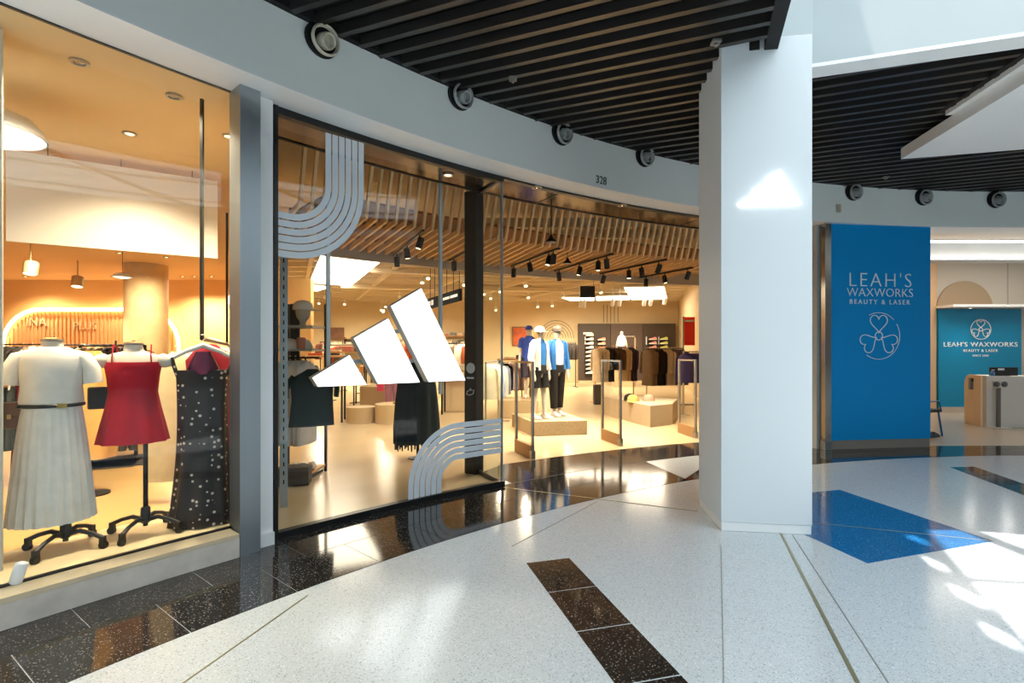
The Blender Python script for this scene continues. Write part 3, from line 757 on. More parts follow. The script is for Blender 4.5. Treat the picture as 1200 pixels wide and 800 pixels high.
tee = MB().loft([ell(0,0,z,a,b,28,0,rp,6) for z,a,b,rp in ((zw-.015,.157,.122,.03),(zw+.03,.162,.125,.04),(zw+.12,.158,.115,.01),(zw+.22,.168,.122,0),(zw+.30,.178,.112,0),(zw+.345,.170,.094,0),(zw+.372,.105,.076,0),(zw+.386,.078,.068,0))])
shirt = obj('tee_shirt', tee, M_tee, f1, 60)
for s in (-1,1):
    obj('sleeve', MB().tube([(s*.11,0,zw+.335),(s*.165,0,zw+.31),(s*.205,0,zw+.23),(s*.215,0,zw+.14)], [.045,.062,.066,.07], 14, flat=.8), M_tee, shirt, 60)
bl = obj('belt', MB().lathe([(.168,zw-.012),(.173,zw-.008),(.173,zw+.008),(.168,zw+.012)],40), mat('black_leather','141211',.35), f1, 40)
bl.scale = (1,.77,1)
obj('buckle', MB().box((.07,-.126,zw),(.05,.012,.03)), mat('gold','c9a55a',.3,.9), f1)
bag = thing('shoulder_bag', 'brown leather shoulder bag hanging from the white dress form', 'bag', (x1-.215,y1-.10,zw+ZF-.12), R(32))
obj('pouch', MB().box((0,0,.06),(.20,.08,.17)), mat('brown_leather','6b4a30',.5,var=.1,scale=8), bag, bevel=.015)
obj('flap', MB().box((0,-.045,.10),(.19,.012,.09)), MATS['brown_leather'], bag, bevel=.004)
obj('strap', MB().tube([(.09,-.02,.13),(.11,-.07,.30),(.115,-.05,.46),(.09,.03,.50),(.08,.06,.36),(.06,.04,.13)], .008, 6, flat=2.0), MATS['brown_leather'], bag, 50)
obj('clasp', MB().box((.03,-.055,.055),(.02,.01,.03)), MATS['gold'], bag)

x2, y2 = fl(171,625,ZF); x2 -= .09
f2 = thing('dress_form', 'dress form in a short red strappy dress', 'mannequin', (x2,y2,ZF), R(30))
top2 = zY(399,y2)-ZF
dress_stand(f2, ZF, .9, SO_); form_body(f2, .82, top2)
M_red = cloth_mat('b40f26',.55)
zb, zh = zY(424,y2)-ZF, zY(517,y2)-ZF
rd_ = obj('red_dress', MB().loft([ell(0,0,z,a,b,64,0,rp,10) for z,a,b,rp in ((zh,.215,.18,.05),(zh+.12,.192,.16,.04),(zh+.25,.165,.135,.02),(zh+.36,.148,.112,0),(zh+.47,.158,.118,0),(zb-.03,.170,.128,0),(zb,.165,.12,0))]), M_red, f2, 60)
for s in (-1,1): obj('strap', MB().tube([(s*.115,-.085,zb-.01),(s*.112,-.09,zb+.05),(s*.11,-.04,zb+.125),(s*.10,.05,zb+.10),(s*.10,.095,zb-.01)], .005, 6), M_red, rd_, 40)
b2 = thing('handbag', 'small black handbag hung from the shoulder of the red dress form', 'bag', (x2-.22,y2-.02,.90+ZF), R(30))
obj('pouch', MB().box((0,0,.09),(.15,.07,.16)), MATS['black_leather'], b2, bevel=.012)
obj('strap', MB().tube([(.05,0,.17),(.085,-.03,.35),(.085,0,.50),(.06,.03,.35),(.04,.02,.17)], .006, 6), MATS['black_leather'], b2, 40)

# ---- hanging rail along the partition, gown at its end
ra, rb, rc = (-2.40,3.96), (-4.04,7.26), (-6.15,11.4)
za = 1.60
r1 = rack('hanging_rail', 'black ceiling hung clothes rail along the dress shop partition', ra, rb, za, M_metal, 'hung', top=zc2)
obj('hanging_rod', MB().box((rc[0],rc[1],(za+zc2)/2),(.03,.03,zc2-za)), M_metal, r1, world=True)
obj('rail', MB().tube([(*rb,za),(*rc,za)],.014,8), M_metal, r1, 40, world=True)
M_dot = mat('polka_cloth','1d1a1f',.45)
nt = M_dot.node_tree; b_ = nt.nodes['Principled BSDF']
tc = nt.nodes.new('ShaderNodeTexCoord'); vo = nt.nodes.new('ShaderNodeTexVoronoi'); vo.inputs['Scale'].default_value = 21; vo.inputs['Randomness'].default_value = .6
nt.links.new(tc.outputs['Object'], vo.inputs['Vector'])
lt = nt.nodes.new('ShaderNodeMath'); lt.operation = 'LESS_THAN'; lt.inputs[1].default_value = .23; nt.links.new(vo.outputs['Distance'], lt.inputs[0])
mx = nt.nodes.new('ShaderNodeMixRGB'); mx.inputs[1].default_value = (*s2l('1a1213'),1); mx.inputs[2].default_value = (*s2l('d9cdbd'),1)
nt.links.new(lt.outputs[0], mx.inputs[0]); nt.links.new(mx.outputs[0], b_.inputs['Base Color'])
gx, gy = -2.37, 3.93
gw = thing('gown', 'long dark polka dot gown on a white hanger with plum yoke', 'dress', (gx,gy,ZF+.01), R(32))
gh = za-ZF-.05
rings = []
for i in range(15):
    u = i/14; z = gh-.20-(gh-.20)*u
    rx = .175-.03*math.sin(u*3.14*.9)+.055*u**1.3; ry = .06+.08*u
    rings.append(ell(0,0,z,rx,ry,56,u*2.2,.02+.05*u,8))
obj('gown_body', MB().loft(rings), M_dot, gw, 60)
M_plum = cloth_mat('4a1836',.4)
obj('yoke', MB().loft([ell(0,0,gh-.06,.05,.03,24),ell(0,0,gh-.12,.075,.045,24),ell(0,0,gh-.19,.11,.062,24),ell(0,0,gh-.23,.05,.085,24)]), M_plum, gw, 60)
for s in (-1,1):
    obj('shoulder_strap', MB().tube([(s*.20,0,gh-.10),(s*.19,0,gh-.16),(s*.165,0,gh-.24)], [.022,.024,.026], 10, flat=.6), M_dot, gw, 50)
hg = MB().tube([(-.235,0,gh-.13),(-.12,0,gh-.06),(0,0,gh-.01),(.12,0,gh-.06),(.235,0,gh-.13)], [.016,.022,.026,.022,.016], 10, flat=.8)
hg.tube([(0,0,gh),(0,0,gh+.03),(.02,0,gh+.05),(.01,0,gh+.072),(-.015,0,gh+.07)], .004, 6)
obj('hanger', hg, M_hang, gw, 50)
fill((-2.62,4.42),(-3.9,7.0), za, [('dress','7d1526','red'),('dress','d9bf9a','cream'),('coat','d2b58c','camel'),('dress','5b1020','burgundy'),('coat','e3cfae','ivory'),('dress','c9a67a','tan'),('coat','2b2623','black'),('dress','e0c9a4','champagne')], 'ceiling hung rail behind the polka dot gown', 'dresses on the partition rail', 14, seed=3)
garment('dress','ead2a0',(atY(208,4.55),4.55,1.52),R(25),'cream ruffled blouse dress hanging behind the polka dot gown','blouses behind the gown','dress')
# cream satin dress behind the white form
xs_, ys_ = atY(106,4.75), 4.75
sdn = thing('satin_dress', 'cream satin dress draped on a stand behind the white dress form', 'dress', (xs_,ys_,ZF), R(28))
obj('drape', MB().loft([ell(.02*math.sin(i),0,1.33-i*.11,(.07,.12,.15,.15,.13,.14,.16,.17,.18,.18)[i],.09+.006*i,36,i*.8,.07,5) for i in range(10)]), cloth_mat('d9a55c',.35), sdn, 60)
obj('stand_pole', MB().tube([(0,0,.01),(0,0,.4)],.015,8), M_metal, sdn); obj('base', MB().lathe([(.15,.0),(.15,.012),(.02,.03)],20), M_metal, sdn)
# racks further back
def back_rack(a, b, z, specs, n, where, label, seed):
    rack('clothes_rack', label, a, b, z, M_metal, 'floor', z0=ZF); fill(a, b, z, specs, where, 'garments on the '+where, n, seed=seed)
back_rack((-11.4,9.9),(-9.0,9.9), zY(403.5,9.9), [('shirt','3c3730','charcoal'),('jacket','cfae7b','sand'),('shirt','8a4a2c','rust'),('shirt','2a2523','black'),('jacket','d9c7a4','cream')], 14, 'far rack before the fluted alcove', 'black clothes rack standing before the fluted alcove', 5)
back_rack((-8.6,9.6),(-6.9,9.6), zY(404,9.6), [('shirt','2a2523','black'),('jacket','b98f57','tan'),('shirt','3c3730','charcoal'),('jacket','4b3f2d','olive')], 11, 'far rack beside the concrete column', 'black clothes rack beside the concrete column', 6)
back_rack((-7.1,8.4),(-6.0,8.4), zY(405,8.4), [('coat','8a7a5c','khaki'),('shirt','2a2523','black'),('coat','c9a871','sand')], 8, 'rack behind the polka dot gown', 'black clothes rack deep behind the polka dot gown', 8)
back_rack((-5.35,6.1),(-4.75,6.5), zY(432,6.3), [('trousers','6d6456','grey'),('trousers','85796a','taupe'),('trousers','4c463d','dark grey')], 7, 'rack behind the red dress form', 'low black rack of trousers behind the red dress form', 9)
back_rack((-5.05,5.0),(-4.75,5.25), zY(440,5.1), [('skirt','2e332f','dark green'),('dress','6d1420','crimson'),('skirt','7d1526','red'),('dress','59101c','wine red')], 5, 'rack behind the white dress form', 'low black rack behind the white dress form', 10)
for (px, py, w, d, lb, rz_) in ((135,541,1.0,.75,'dark grey floor mat behind the red dress form',.5),(118,545,.7,.55,'small dark grey floor mat between the dress forms',.5)):
    x, y = fl(px, py, ZF)
    m_ = tag(obj('floor_mat', MB().box((0,0,.006),(w,d,.012)), mat('mat_grey','3a3531',.9,var=.15,scale=30), None, None, .003), lb, 'mat'); m_.location = (x,y,ZF); m_.rotation_euler = (0,0,rz_)
x, y = fl(116,536,ZF)
tb = thing('display_table', 'low dark display table behind the white dress form', 'table', (x-.15,y+.5,ZF), .5)
obj('table_top', MB().box((0,0,.52),(.8,.45,.04)), mat('dark_wood','3a2f26',.4), tb, bevel=.005)
for sx in (-1,1):
    for sy in (-1,1): obj('leg', MB().box((sx*.36,sy*.19,.25),(.035,.035,.5)), M_metal, tb)
# little floor uplights
for px, py, lb in ((18,683,'small white floor uplight beside the cream window column'),(273,611,'small white floor uplight beside the steel pilaster')):
    x, y = fl(px, py, ZF+.004)
    t_ = thing('floor_uplight', lb, 'light', (x,y,ZF+.004), 0)
    obj('body', MB().lathe([(.028,0),(.03,.005),(.03,.11),(.026,.115)],16,axis=(.25,.1,1)), M_white, t_, 40)
    obj('lamp_face', MB().lathe([(.028,.112),(.001,.116)],16,axis=(.25,.1,1)), M_warm, t_)
# ================================================================== SPORTS STORE
# ---- big lit logo behind the glass
la, lb_ = Vector((atY(363,4.9),4.9,1.165)), Vector((atY(543,6.0),6.0,1.165))
lu = (lb_-la); LW = lu.length; lu.normalize(); ln = Vector((lu.y,-lu.x,0))
ls = thing('logo_sign', 'large lit white three-bar logo hung behind the shop window glass', 'sign', tuple(la))
for bar_ in LOGO:
    P = [(a*LW,b*LW) for a,b in bar_]
    b_ = obj('logo_bar', MB().plate(P, la, lu, (0,0,1), ln, -.06, .045), mat('logo_edge','e4e7e9',.4), ls, world=True)
    c_ = (sum(p[0] for p in P)/4, sum(p[1] for p in P)/4)
    obj('lit_face', MB().plate([(c_[0]+(p[0]-c_[0])*.985, c_[1]+(p[1]-c_[1])*.985) for p in P], la, lu, (0,0,1), ln, .045, .052), M_neon, b_, world=True)
def onlogo(px, d=0.0):
    k = (px-600)/FPX; o = la-ln*d; t_ = (k*o.y-o.x)/(lu.x-k*lu.y); return o+lu*t_
M_pole = mat('sign_pole','c3cdd2',.35,.3)
for px, z0 in ((384.5,1.35),(516,1.0)):
    p = onlogo(px,.10); obj('pole', MB().box((p.x,p.y,(z0+ZS)/2),(.035,.035,ZS-z0-.02),math.atan2(lu.y,lu.x)), M_pole, ls, world=True)
for z0, s0, s1 in ((1.40,.2,.95),(1.72,.45,.8)):
    obj('cross_rail', MB().bar(la+lu*LW*s0-ln*.09+Vector((0,0,z0-1.165)), la+lu*LW*s1-ln*.09+Vector((0,0,z0-1.165)), .03,.04), M_pole, ls, world=True)
# stickers on the black post
uq = Vector((.85,-.52,0)); pn = Vector((-.55,-.83,0))
px0 = Vector((-.47,6.33,0)) + Vector((math.cos(-.55-R(90))*.084, math.sin(-.55-R(90))*.084, 0)); uu = Vector((math.cos(-.55),math.sin(-.55),0)); nn = Vector((uu.y,-uu.x,0))
circ = [(.065*math.cos(R(a)),.065*math.sin(R(a))) for a in range(0,360,15)]
obj('round_sticker', MB().plate([(a+.01,b) for a,b in circ], px0+Vector((0,0,1.30)), uu,(0,0,1),nn,.0,.002), M_film, bp, world=True)
obj('text_sticker', MB().plate([(-.05,0),(.06,0),(.06,.02),(-.05,.02)], px0+Vector((0,0,1.17)), uu,(0,0,1),nn,.0,.002), M_film, bp, world=True)
obj('hand_icon', MB().tube([px0+nn*.002+uu*a+Vector((0,0,.98+b)) for a,b in ((-.05,0),(-.04,.035),(.0,.05),(.01,.075),(.02,.05),(.06,.055),(.05,.01),(.0,-.01))], .005, 6, True), M_film, bp, world=True)

# ---- downlights in the bronze soffit
for px, py in ((525,204.5),(629,219),(729,240)):
    downlight(px, py, ZS-.022, 'recessed lit downlight in the bronze entrance soffit', 'soffit downlights', True, .05)

# ---- ceiling light panels
M_panel = mat('light_panel','ffffff',.5,emit=9.0,ecol='fff0d6')
def lpanel(pts, z, label):
    P = []
    for px, py in pts: Y = FPX*(z-CAMZ)/(HOR-py); P.append((atY(px,Y),Y))
    c = (sum(p[0] for p in P)/4, sum(p[1] for p in P)/4)
    t_ = thing('light_panel', label, 'ceiling light', (*c,z), 0, None)
    obj('diffuser', MB().prism(P, z, z+.03), M_panel, t_, world=True)
    obj('frame', MB().prism([(c[0]+(p[0]-c[0])*1.04, c[1]+(p[1]-c[1])*1.02) for p in P], z+.03, z+.10), M_white, t_, world=True)
    for i in range(1,4):
        u = i/4; L = lambda p, q: (p[0]+(q[0]-p[0])*u, p[1]+(q[1]-p[1])*u)
        a, b = L(P[0],P[3]), L(P[1],P[2]); obj('diffuser_joint', MB().bar((*a,z-.004),(*b,z-.004),.02,.006), mat('joint_grey','b9ad98',.6), t_, world=True)
lpanel([(376,301),(447,306),(411,335),(364,331)], 3.82, 'large lit ceiling panel above the hanging logo sign')
lpanel([(732,338),(778,337),(781,350.5),(740,351)], 3.75, 'lit ceiling panel before the dark shoe wall')
lpanel([(699,348.4),(735,347.5),(738,351),(699,352)], 3.75, 'thin lit ceiling panel behind the hanging black screen')
lpanel([(660,349.5),(696,349),(696,352),(668,352.3)], 3.75, 'thin lit ceiling panel beside the hanging black screen')
lpanel([(341,333),(386,337),(372,341),(340,340)], 3.75, 'small lit ceiling panel over the cap shelves')

# ---- lighting tracks and black spotlights under the timber canopy
ztk = 3.07
def onplane(px, py, z): Y = FPX*(z-CAMZ)/(HOR-py); return Vector((atY(px,Y),Y,z))
TRK = ['nearest the black door post on the entrance side','second from the black door post','above the middle security gate','nearest the pillar','over the tallest logo bar','between the sign pole and the black door post']
TOF = [0,0,0,0,1,1,1,1,2,2,2,2,3,3,3,4,4,4,5]
tracks = [((599,312),(655,291)),((650,317.5),(718,297.5)),((703,320.5),(781,304)),((750,325),(812,313.5)),((462,299.5),(496,270)),((527,305),(556,290))]
for i, (a, b) in enumerate(tracks):
    tag(obj('lighting_track', MB().bar(onplane(*a,ztk), onplane(*b,ztk), .035, .03), M_metal), 'black lighting track under the timber canopy, '+TRK[i], 'lighting track', 'canopy lighting tracks')
spots = [(602,317,1),(621,310,1),(643,303,1),(648.5,301,0),(655,320,1),(679,315,1),(701,309,1),(711,306,0),(707,325,1),(737,319.5,1),(752,317,1),(772,312,1),(757,328,0),(779,325,1),(806,331,0),(465,302,0),(477,293,0),(492,281,0),(532,308,1)]
for i, (px, py, p) in enumerate(spots):
    (ax_,ay_),(bx_,by_) = tracks[TOF[i]]; uq_ = (px-ax_)/(bx_-ax_)
    q = onplane(px, ay_+(by_-ay_)*uq_, ztk); q.z = ztk-.13
    aim = Vector((.25*math.sin(i*2.1)-.05, .12+.3*math.cos(i*1.7), -1))
    spotlamp(q.x, q.y, q.z, aim, 'black spotlight on the canopy track '+TRK[TOF[i]], 'canopy track spotlights', M_metal, .045, .16, 175 if p else 0, 105, True, (1,.85,.62), stem=.045)
for px, py, rl in ((665,309,.40),(646,284,1.17)):
    q = onplane(px, py, ztk-.12)
    t_ = thing('speaker_pendant', 'small black bell shaped pendant below the timber canopy', 'pendant', tuple(q), 0, 'black bell pendants')
    obj('bell', MB().lathe([(.075,0),(.07,.02),(.03,.06),(.015,.10)],18), M_metal, t_, 40); obj('rod', MB().tube([(0,0,.1),(0,0,rl)],.008,6), M_metal, t_)
# far white spots on the ceiling (small glints)
rnd = random.Random(11)
far_sp = [(616,333),(619,347),(567,343),(586,340),(575,348),(630,358),(647,357),(704,341),(549,349),(374,354),(404,355),(447,362),(502,324),(495,329),(449,364),(660,347),(544,332),(581,362),(452,358)]
for i, (px, py) in enumerate(far_sp):
    Y = min(23.8, FPX*(3.72-CAMZ)/(HOR-py)); z = zY(py,Y)
    spotlamp(atY(px,Y), Y, z, (.05,-.55,-.8), ('small white ceiling spotlight over the entrance side of the sports store' if px > 560 else 'small white ceiling spotlight seen behind the hanging logo sign'), 'far white spotlights', M_white, .065, .17, 200 if i%3==0 else 0, 120, True, (1,.84,.60), stem=max(0,4.15-z-.08))
for px, py in ((680.5,356),(684.5,356),(718,354.5),(726,354.5),(755,354),(762.5,354),(779,352.5)):
    Y = 19.0; spotlamp(atY(px,Y), Y, zY(py,Y), (0,.5,-.8), 'small white spotlight aimed at the dark shoe wall', 'shoe wall spotlights', M_white, .07, .26, 0, 90, False, stem=4.15-zY(py,Y)-.08)
    if px in (684.5,762.5):
        l = bpy.data.lights.new('wall_wash','SPOT'); l.energy = 260; l.spot_size = R(80); l.spot_blend = .7; l.color = (1,.8,.55)
        lo = bpy.data.objects.new('wall_wash', l); COL.objects.link(lo); lo.location = (atY(px,Y),Y+.4,zY(py,Y)-.25); lo.rotation_euler = Vector((0,.7,-.45)).to_track_quat('-Z','Y').to_euler()
for x, y, e in ((-4.5,20.5,1000),(2.0,20.5,1000),(-1.5,15.5,1000),(-7.5,20.5,900),(-2.6,8.8,260)):
    spotlamp(x, y, 3.7, (0,.35,-1), 'small white ceiling spotlight deep in the sports store', 'far white spotlights', M_white, .06, .16, e, 140, True, (1,.85,.62), stem=.37)

# ---- hanging black screen and hanging sign
sc_ = thing('hanging_screen', 'square black screen hung from the sports store ceiling', 'screen', (atY(688,13),13,zY(348,13)))
zt_, zb_ = zY(335,13), zY(348.5,13)
obj('screen_body', MB().box((atY(688.5,13),13,(zt_+zb_)/2),(.37,.05,zt_-zb_)), M_frame, sc_, world=True, bevel=.006)
obj('screen_side', MB().box((atY(680,13),13.02,(zt_+zb_)/2),(.02,.06,(zt_-zb_)*1.03)), mat('grey_side','b7ab97',.5), sc_, world=True)
obj('cable', MB().tube([(atY(695.5,13),13,zt_),(atY(695.5,13),13,4.15)],.006,6), M_metal, sc_, world=True)
hs = thing('hanging_sign', 'black hanging sign with white lettering behind the logo sign', 'sign', (atY(520,11),11,zY(352,11)))
a, b = Vector((atY(503,12.2),12.2,0)), Vector((atY(540,10.2),10.2,0)); dz = (zY(338,10.2)+zY(352,10.2))/2
obj('board', MB().bar(a+Vector((0,0,dz)), b+Vector((0,0,dz)), .06, .24), mat('sign_black','0e1013',.8,spec=.1), hs, world=True)
dd = (b-a).normalized(); nrm = Vector((dd.y,-dd.x,0))
if nrm.y > 0: nrm = -nrm
for k0, k1, hh in ((.02,.10,.10),(.13,.20,.12),(.42,.50,.05),(.53,.72,.055),(.75,.95,.055)):
    p0, p1 = a+(b-a)*k0+nrm*.034, a+(b-a)*k1+nrm*.034; obj('lettering', MB().bar(p0+Vector((0,0,dz)), p1+Vector((0,0,dz)), .006, hh), mat('sign_white','f2f0ec',.5,emit=.4), hs, world=True)
for k in (.04,.2,.4,.6,.8,.96): p = a+(b-a)*k; obj('rod', MB().tube([(p.x,p.y,dz+.12),(p.x,p.y,4.1)],.008,6), M_metal, hs, world=True)

# ---- security gates
for i, ((xn,yn),(xf,yf)) in enumerate(((fl(624,538),fl(605,529)),(fl(727,522.5),fl(706,515)),(fl(815,513.5),fl(796,507)))):
    lbl = ('clear security gate beside the shop window return glass','clear security gate in the middle of the store entrance','clear security gate behind the white pillar')[i]
    g = thing('security_gate', lbl, 'security gate', ((xn+xf)/2,(yn+yf)/2,.004)); H = 1.36
    for x, y in ((xn,yn),(xf,yf)): obj('post', MB().box((x,y,H/2+.004),(.035,.035,H),.5), M_chrome, g, world=True)
    obj('top_bar', MB().bar((xn,yn,H-.01),(xf,yf,H-.01),.035,.03), M_chrome, g, world=True)
    obj('acrylic_panel', MB().bar((xn,yn,.75),(xf,yf,.75),.012,1.15), glass('acrylic%d'%i,(.97,.97,.96)), g, world=True)
    obj('base_box', MB().bar((xn,yn,.10),(xf,yf,.10),.06,.18), mat('gate_wood','b98d5c',.5), g, world=True)
    obj('foot', MB().box((xn,yn,.06),(.06,.06,.12),.5), M_chrome, g, world=True)

# ---- platform and mannequins
M_plat = mat('speckled_plinth','cdb48a',.6,var=.2,scale=60)
pf = tag(obj('display_platform', MB().prism([(.36,9.05),(1.36,9.25),(1.05,10.55),(.0,10.25)], .004, .262), M_plat, None, None, .006), 'low speckled platform carrying two mannequins', 'platform')
def mannequin(name, label, loc, rz, s=1.0, pose=0):
    t_ = thing(name, label, 'mannequin', loc, rz)
    V = [(0,0,.93),(0,0,1.08),(0,0,1.28),(0,0,1.42),(0,0,1.50),(0,-.01,1.57),(0,-.015,1.67),(0,-.01,1.76)]
    rr = [(.15,.11),(.125,.09),(.15,.10),(.12,.08),(.05,.05),(.055,.06),(.075,.09),(.06,.075)]
    E = [(i,i+1) for i in range(7)]
    def chain(root, pts, rads):
        pv = root
        for p, r_ in zip(pts, rads):
            V.append(p); rr.append((r_,r_)); E.append((pv,len(V)-1)); pv = len(V)-1
    for sx in (-1,1):
        fw = -.06*sx if pose == 0 else .05*sx
        chain(0, [(sx*.09,0,.86),(sx*.095,fw*.6,.50),(sx*.10,fw,.10),(sx*.105,fw-.05,.045),(sx*.11,fw-.15,.035)], [.085,.055,.038,.04,.03])
        chain(3, [(sx*.165,.0,1.40),(sx*.225,.01,1.13),(sx*.235,-.05,.89),(sx*.232,-.065,.80),(sx*.228,-.075,.74)], [.055,.042,.032,.03,.018])
    me = bpy.data.meshes.new('body'); me.from_pydata([(x*s,y*s,z*s) for x,y,z in V], E, []); me.update()
    o = bpy.data.objects.new('body', me); COL.objects.link(o); o.parent = t_; me.materials.append(M_skin)
    sk = o.modifiers.new('skin','SKIN'); sk.use_smooth_shade = True
    for i, d in enumerate(me.skin_vertices[0].data): d.radius = (rr[i][0]*s, rr[i][1]*s); d.use_root = (i == 0)
    sub = o.modifiers.new('sub','SUBSURF'); sub.levels = 2; sub.render_levels = 2
    return t_
def jacket(t_, mt, z0=.92, z1=1.46, w=1.0, open_=False, sleeve=True, name='jacket', L=.55):
    prof = ((z0,.185,.135),(z0+.15,.18,.13),(1.25,.19,.135),(1.38,.185,.12),(1.44,.12,.09),(z1+.02,.07,.07))
    rings = []
    for z, a, b in prof:
        if open_:                               # leaves the chest free
            rings.append([(a*w*math.cos(R(t)), b*w*math.sin(R(t)), z) for t in range(-62,243,15)]+[(a*w*.97*math.cos(R(t)), b*w*.97*math.sin(R(t)), z) for t in range(238,-70,-15)])
        else: rings.append(ell(0,0,z,a*w,b*w,24))
    j = obj(name, MB().loft(rings), mt, t_, 60)
    if sleeve:
        for sx in (-1,1):
            P = [(sx*.13,0,1.42),(sx*.18,.0,1.37),(sx*.238,.01,1.13),(sx*.245,-.045,.90)] if L > .4 else [(sx*.13,0,1.42),(sx*.18,0,1.37),(sx*.225,.0,1.20)]
            obj('sleeve', MB().tube(P, [.06,.07,.06,.05][:len(P)], 12), mt, j, 60)
    return j
def legs(t_, mt, zlow, name='trousers', wide=1.0, pose=0):
    p = obj(name, MB().loft([ell(0,0,z,a,b,24) for z,a,b in ((.84,.19,.125),(.95,.185,.125),(1.0,.165,.115))]), mt, t_, 60)
    for sx in (-1,1):
        fw = -.06*sx if pose == 0 else .05*sx
        k = (.90-zlow)/.8
        obj('trouser_leg', MB().loft([ell(sx*.092,0,.90,.105*wide,.115*wide,16), ell(sx*.095,fw*.5*k,.90-(.90-zlow)*.5,.09*wide,.095*wide,16), ell(sx*.10,fw*k,zlow,.07*wide if zlow < .5 else .115*wide,.075*wide if zlow < .5 else .12*wide,16)]), mt, p, 60)
def shoe_mb(L=.27):
    mb = MB(); rings = []
    for u, h, w in ((0,.055,.028),(.06,.085,.036),(.22,.092,.038),(.4,.075,.038),(.6,.055,.044),(.8,.042,.046),(.93,.034,.036),(1,.024,.018)):
        y = -L/2+L*u; rings.append([(-w,y,.018),(w,y,.018),(w*.95,y,.018+h*.45),(w*.55,y,.018+h*.95),(-w*.55,y,.018+h*.95),(-w*.95,y,.018+h*.45)])
    mb.loft(rings); return mb
def sole_mb(L=.27):
    rings = []
    for u, w in ((0,.03),(.06,.04),(.3,.04),(.6,.048),(.8,.05),(.94,.04),(1.01,.02)):
        y = -L/2+L*u; rings.append([(-w,y,0),(w,y,0),(w,y,.024),(-w,y,.024)])
    return MB().loft(rings)
SH, SO = shoe_mb(), sole_mb(); SHO = {}
def shoe(col, sole, loc, rz, label, group=None, scale=1.0):
    key = (col, sole)
    if key not in SHO:
        o = obj('sneaker', SH, mat('shoe_'+col, col, .55), None, 50); obj('sole', SO, mat('sole_'+sole, sole, .6), o); SHO[key] = o
    else:
        o = SHO[key].copy(); COL.objects.link(o)
        for k in list(o.keys()): del o[k]
        c = SHO[key].children[0].copy(); COL.objects.link(c); c.parent = o
    o.location = loc; o.rotation_euler = (0,0,rz); o.scale = (scale,)*3
    return tag(o, label, 'shoe', group)
def cap_mb():
    mb = MB().loft([ell(0,0,z,r,r*1.12,20) for r,z in ((.10,0),(.101,.03),(.09,.07),(.065,.098),(.03,.112),(.004,.116))])
    brim = []
    for i in range(9):
        a = R(-160+140*i/8); brim.append((.10*math.cos(a), .112*math.sin(a), .008))
    br2 = []
    for i in range(9):
        a = R(-160+140*i/8); br2.append((.105*math.cos(a), .112*math.sin(a)-.085*math.sin(R(180*i/8)), -.004))
    V = brim+br2; n = 9
    mb.add(V, [(i,i+1,n+i+1,n+i) for i in range(8)]); mb.add([(x,y,z+.006) for x,y,z in V], [(i+1,i,n+i,n+i+1) for i in range(8)])
    mb.add([br2[i] for i in range(9)]+[(x,y,z+.006) for x,y,z in br2], [(i,i+1,10+i,9+i) for i in range(8)])
    return mb
CAP = cap_mb(); CAPO = {}
def cap(col, loc, rz, label, group=None, scale=1.0, top=True, parent=None):
    o = obj('cap' if top else 'cap', CAP, mat('cap_'+col, col, .8), parent, 50); o.location = loc; o.rotation_euler = (0,0,rz); o.scale = (scale,)*3
    if top: tag(o, label, 'hat', group)
    return o
ZP = .262
c_white = cloth_mat('efe9df',.7); c_black = cloth_mat('191818',.7); c_blue = cloth_mat('2f6fb3',.6); c_navy = cloth_mat('23304f',.7); c_cobalt = cloth_mat('3a55b8',.6); c_hair = mat('wig_blonde','b58f56',.6,var=.2,scale=30)
mx1, my1 = .50, 9.42
m1 = mannequin('mannequin', 'mannequin in a white jacket over blue top with black shorts on the platform', (mx1,my1,ZP), R(50), .94)
jacket(m1, c_white, .86, open_=True, w=.98); jacket(m1, c_blue, .90, w=.88, sleeve=False, name='vest'); legs(m1, c_black, .58, 'shorts', 1.05)
obj('wig', MB().loft([ell(0,.02,z,a,b,16) for z,a,b in ((1.36,.05,.04),(1.45,.085,.06),(1.56,.085,.085),(1.62,.082,.09))]), c_hair, m1, 60)
cap('ece7dc', (0,-.015,1.60), 0, '', scale=.95, top=False, parent=m1)
mx2, my2 = .86, 9.85
m2 = mannequin('mannequin', 'mannequin in a white tee and blue jacket with black joggers on the platform', (mx2,my2,ZP), R(32), .96, 1)
jacket(m2, c_blue, .90, open_=True, w=1.0); jacket(m2, c_white, .84, w=.9, sleeve=False, name='tee_shirt'); legs(m2, c_black, .16, 'joggers', .95, 1)
cap('6d6257', (0,-.015,1.635), 0, '', scale=.95, top=False, parent=m2)
for (mxx,myy,rz_,lb,off) in ((mx1,my1,R(50),'white sneaker on the foot of the mannequin in shorts',.06),(mx2,my2,R(32),'white sneaker on the foot of the mannequin in joggers',-.05)):
    for sx in (-1,1):
        fx, fy = sx*.10, -off*sx*.94-.06
        shoe('f2ede4','e9e2d4',(mxx+fx*math.cos(rz_)-fy*math.sin(rz_), myy+fx*math.sin(rz_)+fy*math.cos(rz_), ZP+.001), rz_+R(180), lb, lb.replace('sneaker','sneakers'))
# second platform group behind
p3_ = tag(obj('display_platform', MB().box((.15,12.0,.2),(.9,.9,.39)), M_plat, None, None, .006), 'speckled block carrying the mannequin in a cobalt tee', 'platform')
m3 = mannequin('mannequin', 'mannequin in a cobalt tee and cobalt cap behind the platform pair', (atY(620,12.0),12.0,.396), R(-15), .95)
jacket(m3, c_cobalt, .88, w=.95, name='tee_shirt', L=.2); legs(m3, c_navy, .5, 'shorts'); cap('3a55b8', (0,-.015,1.62), 0, '', scale=.9, top=False, parent=m3)

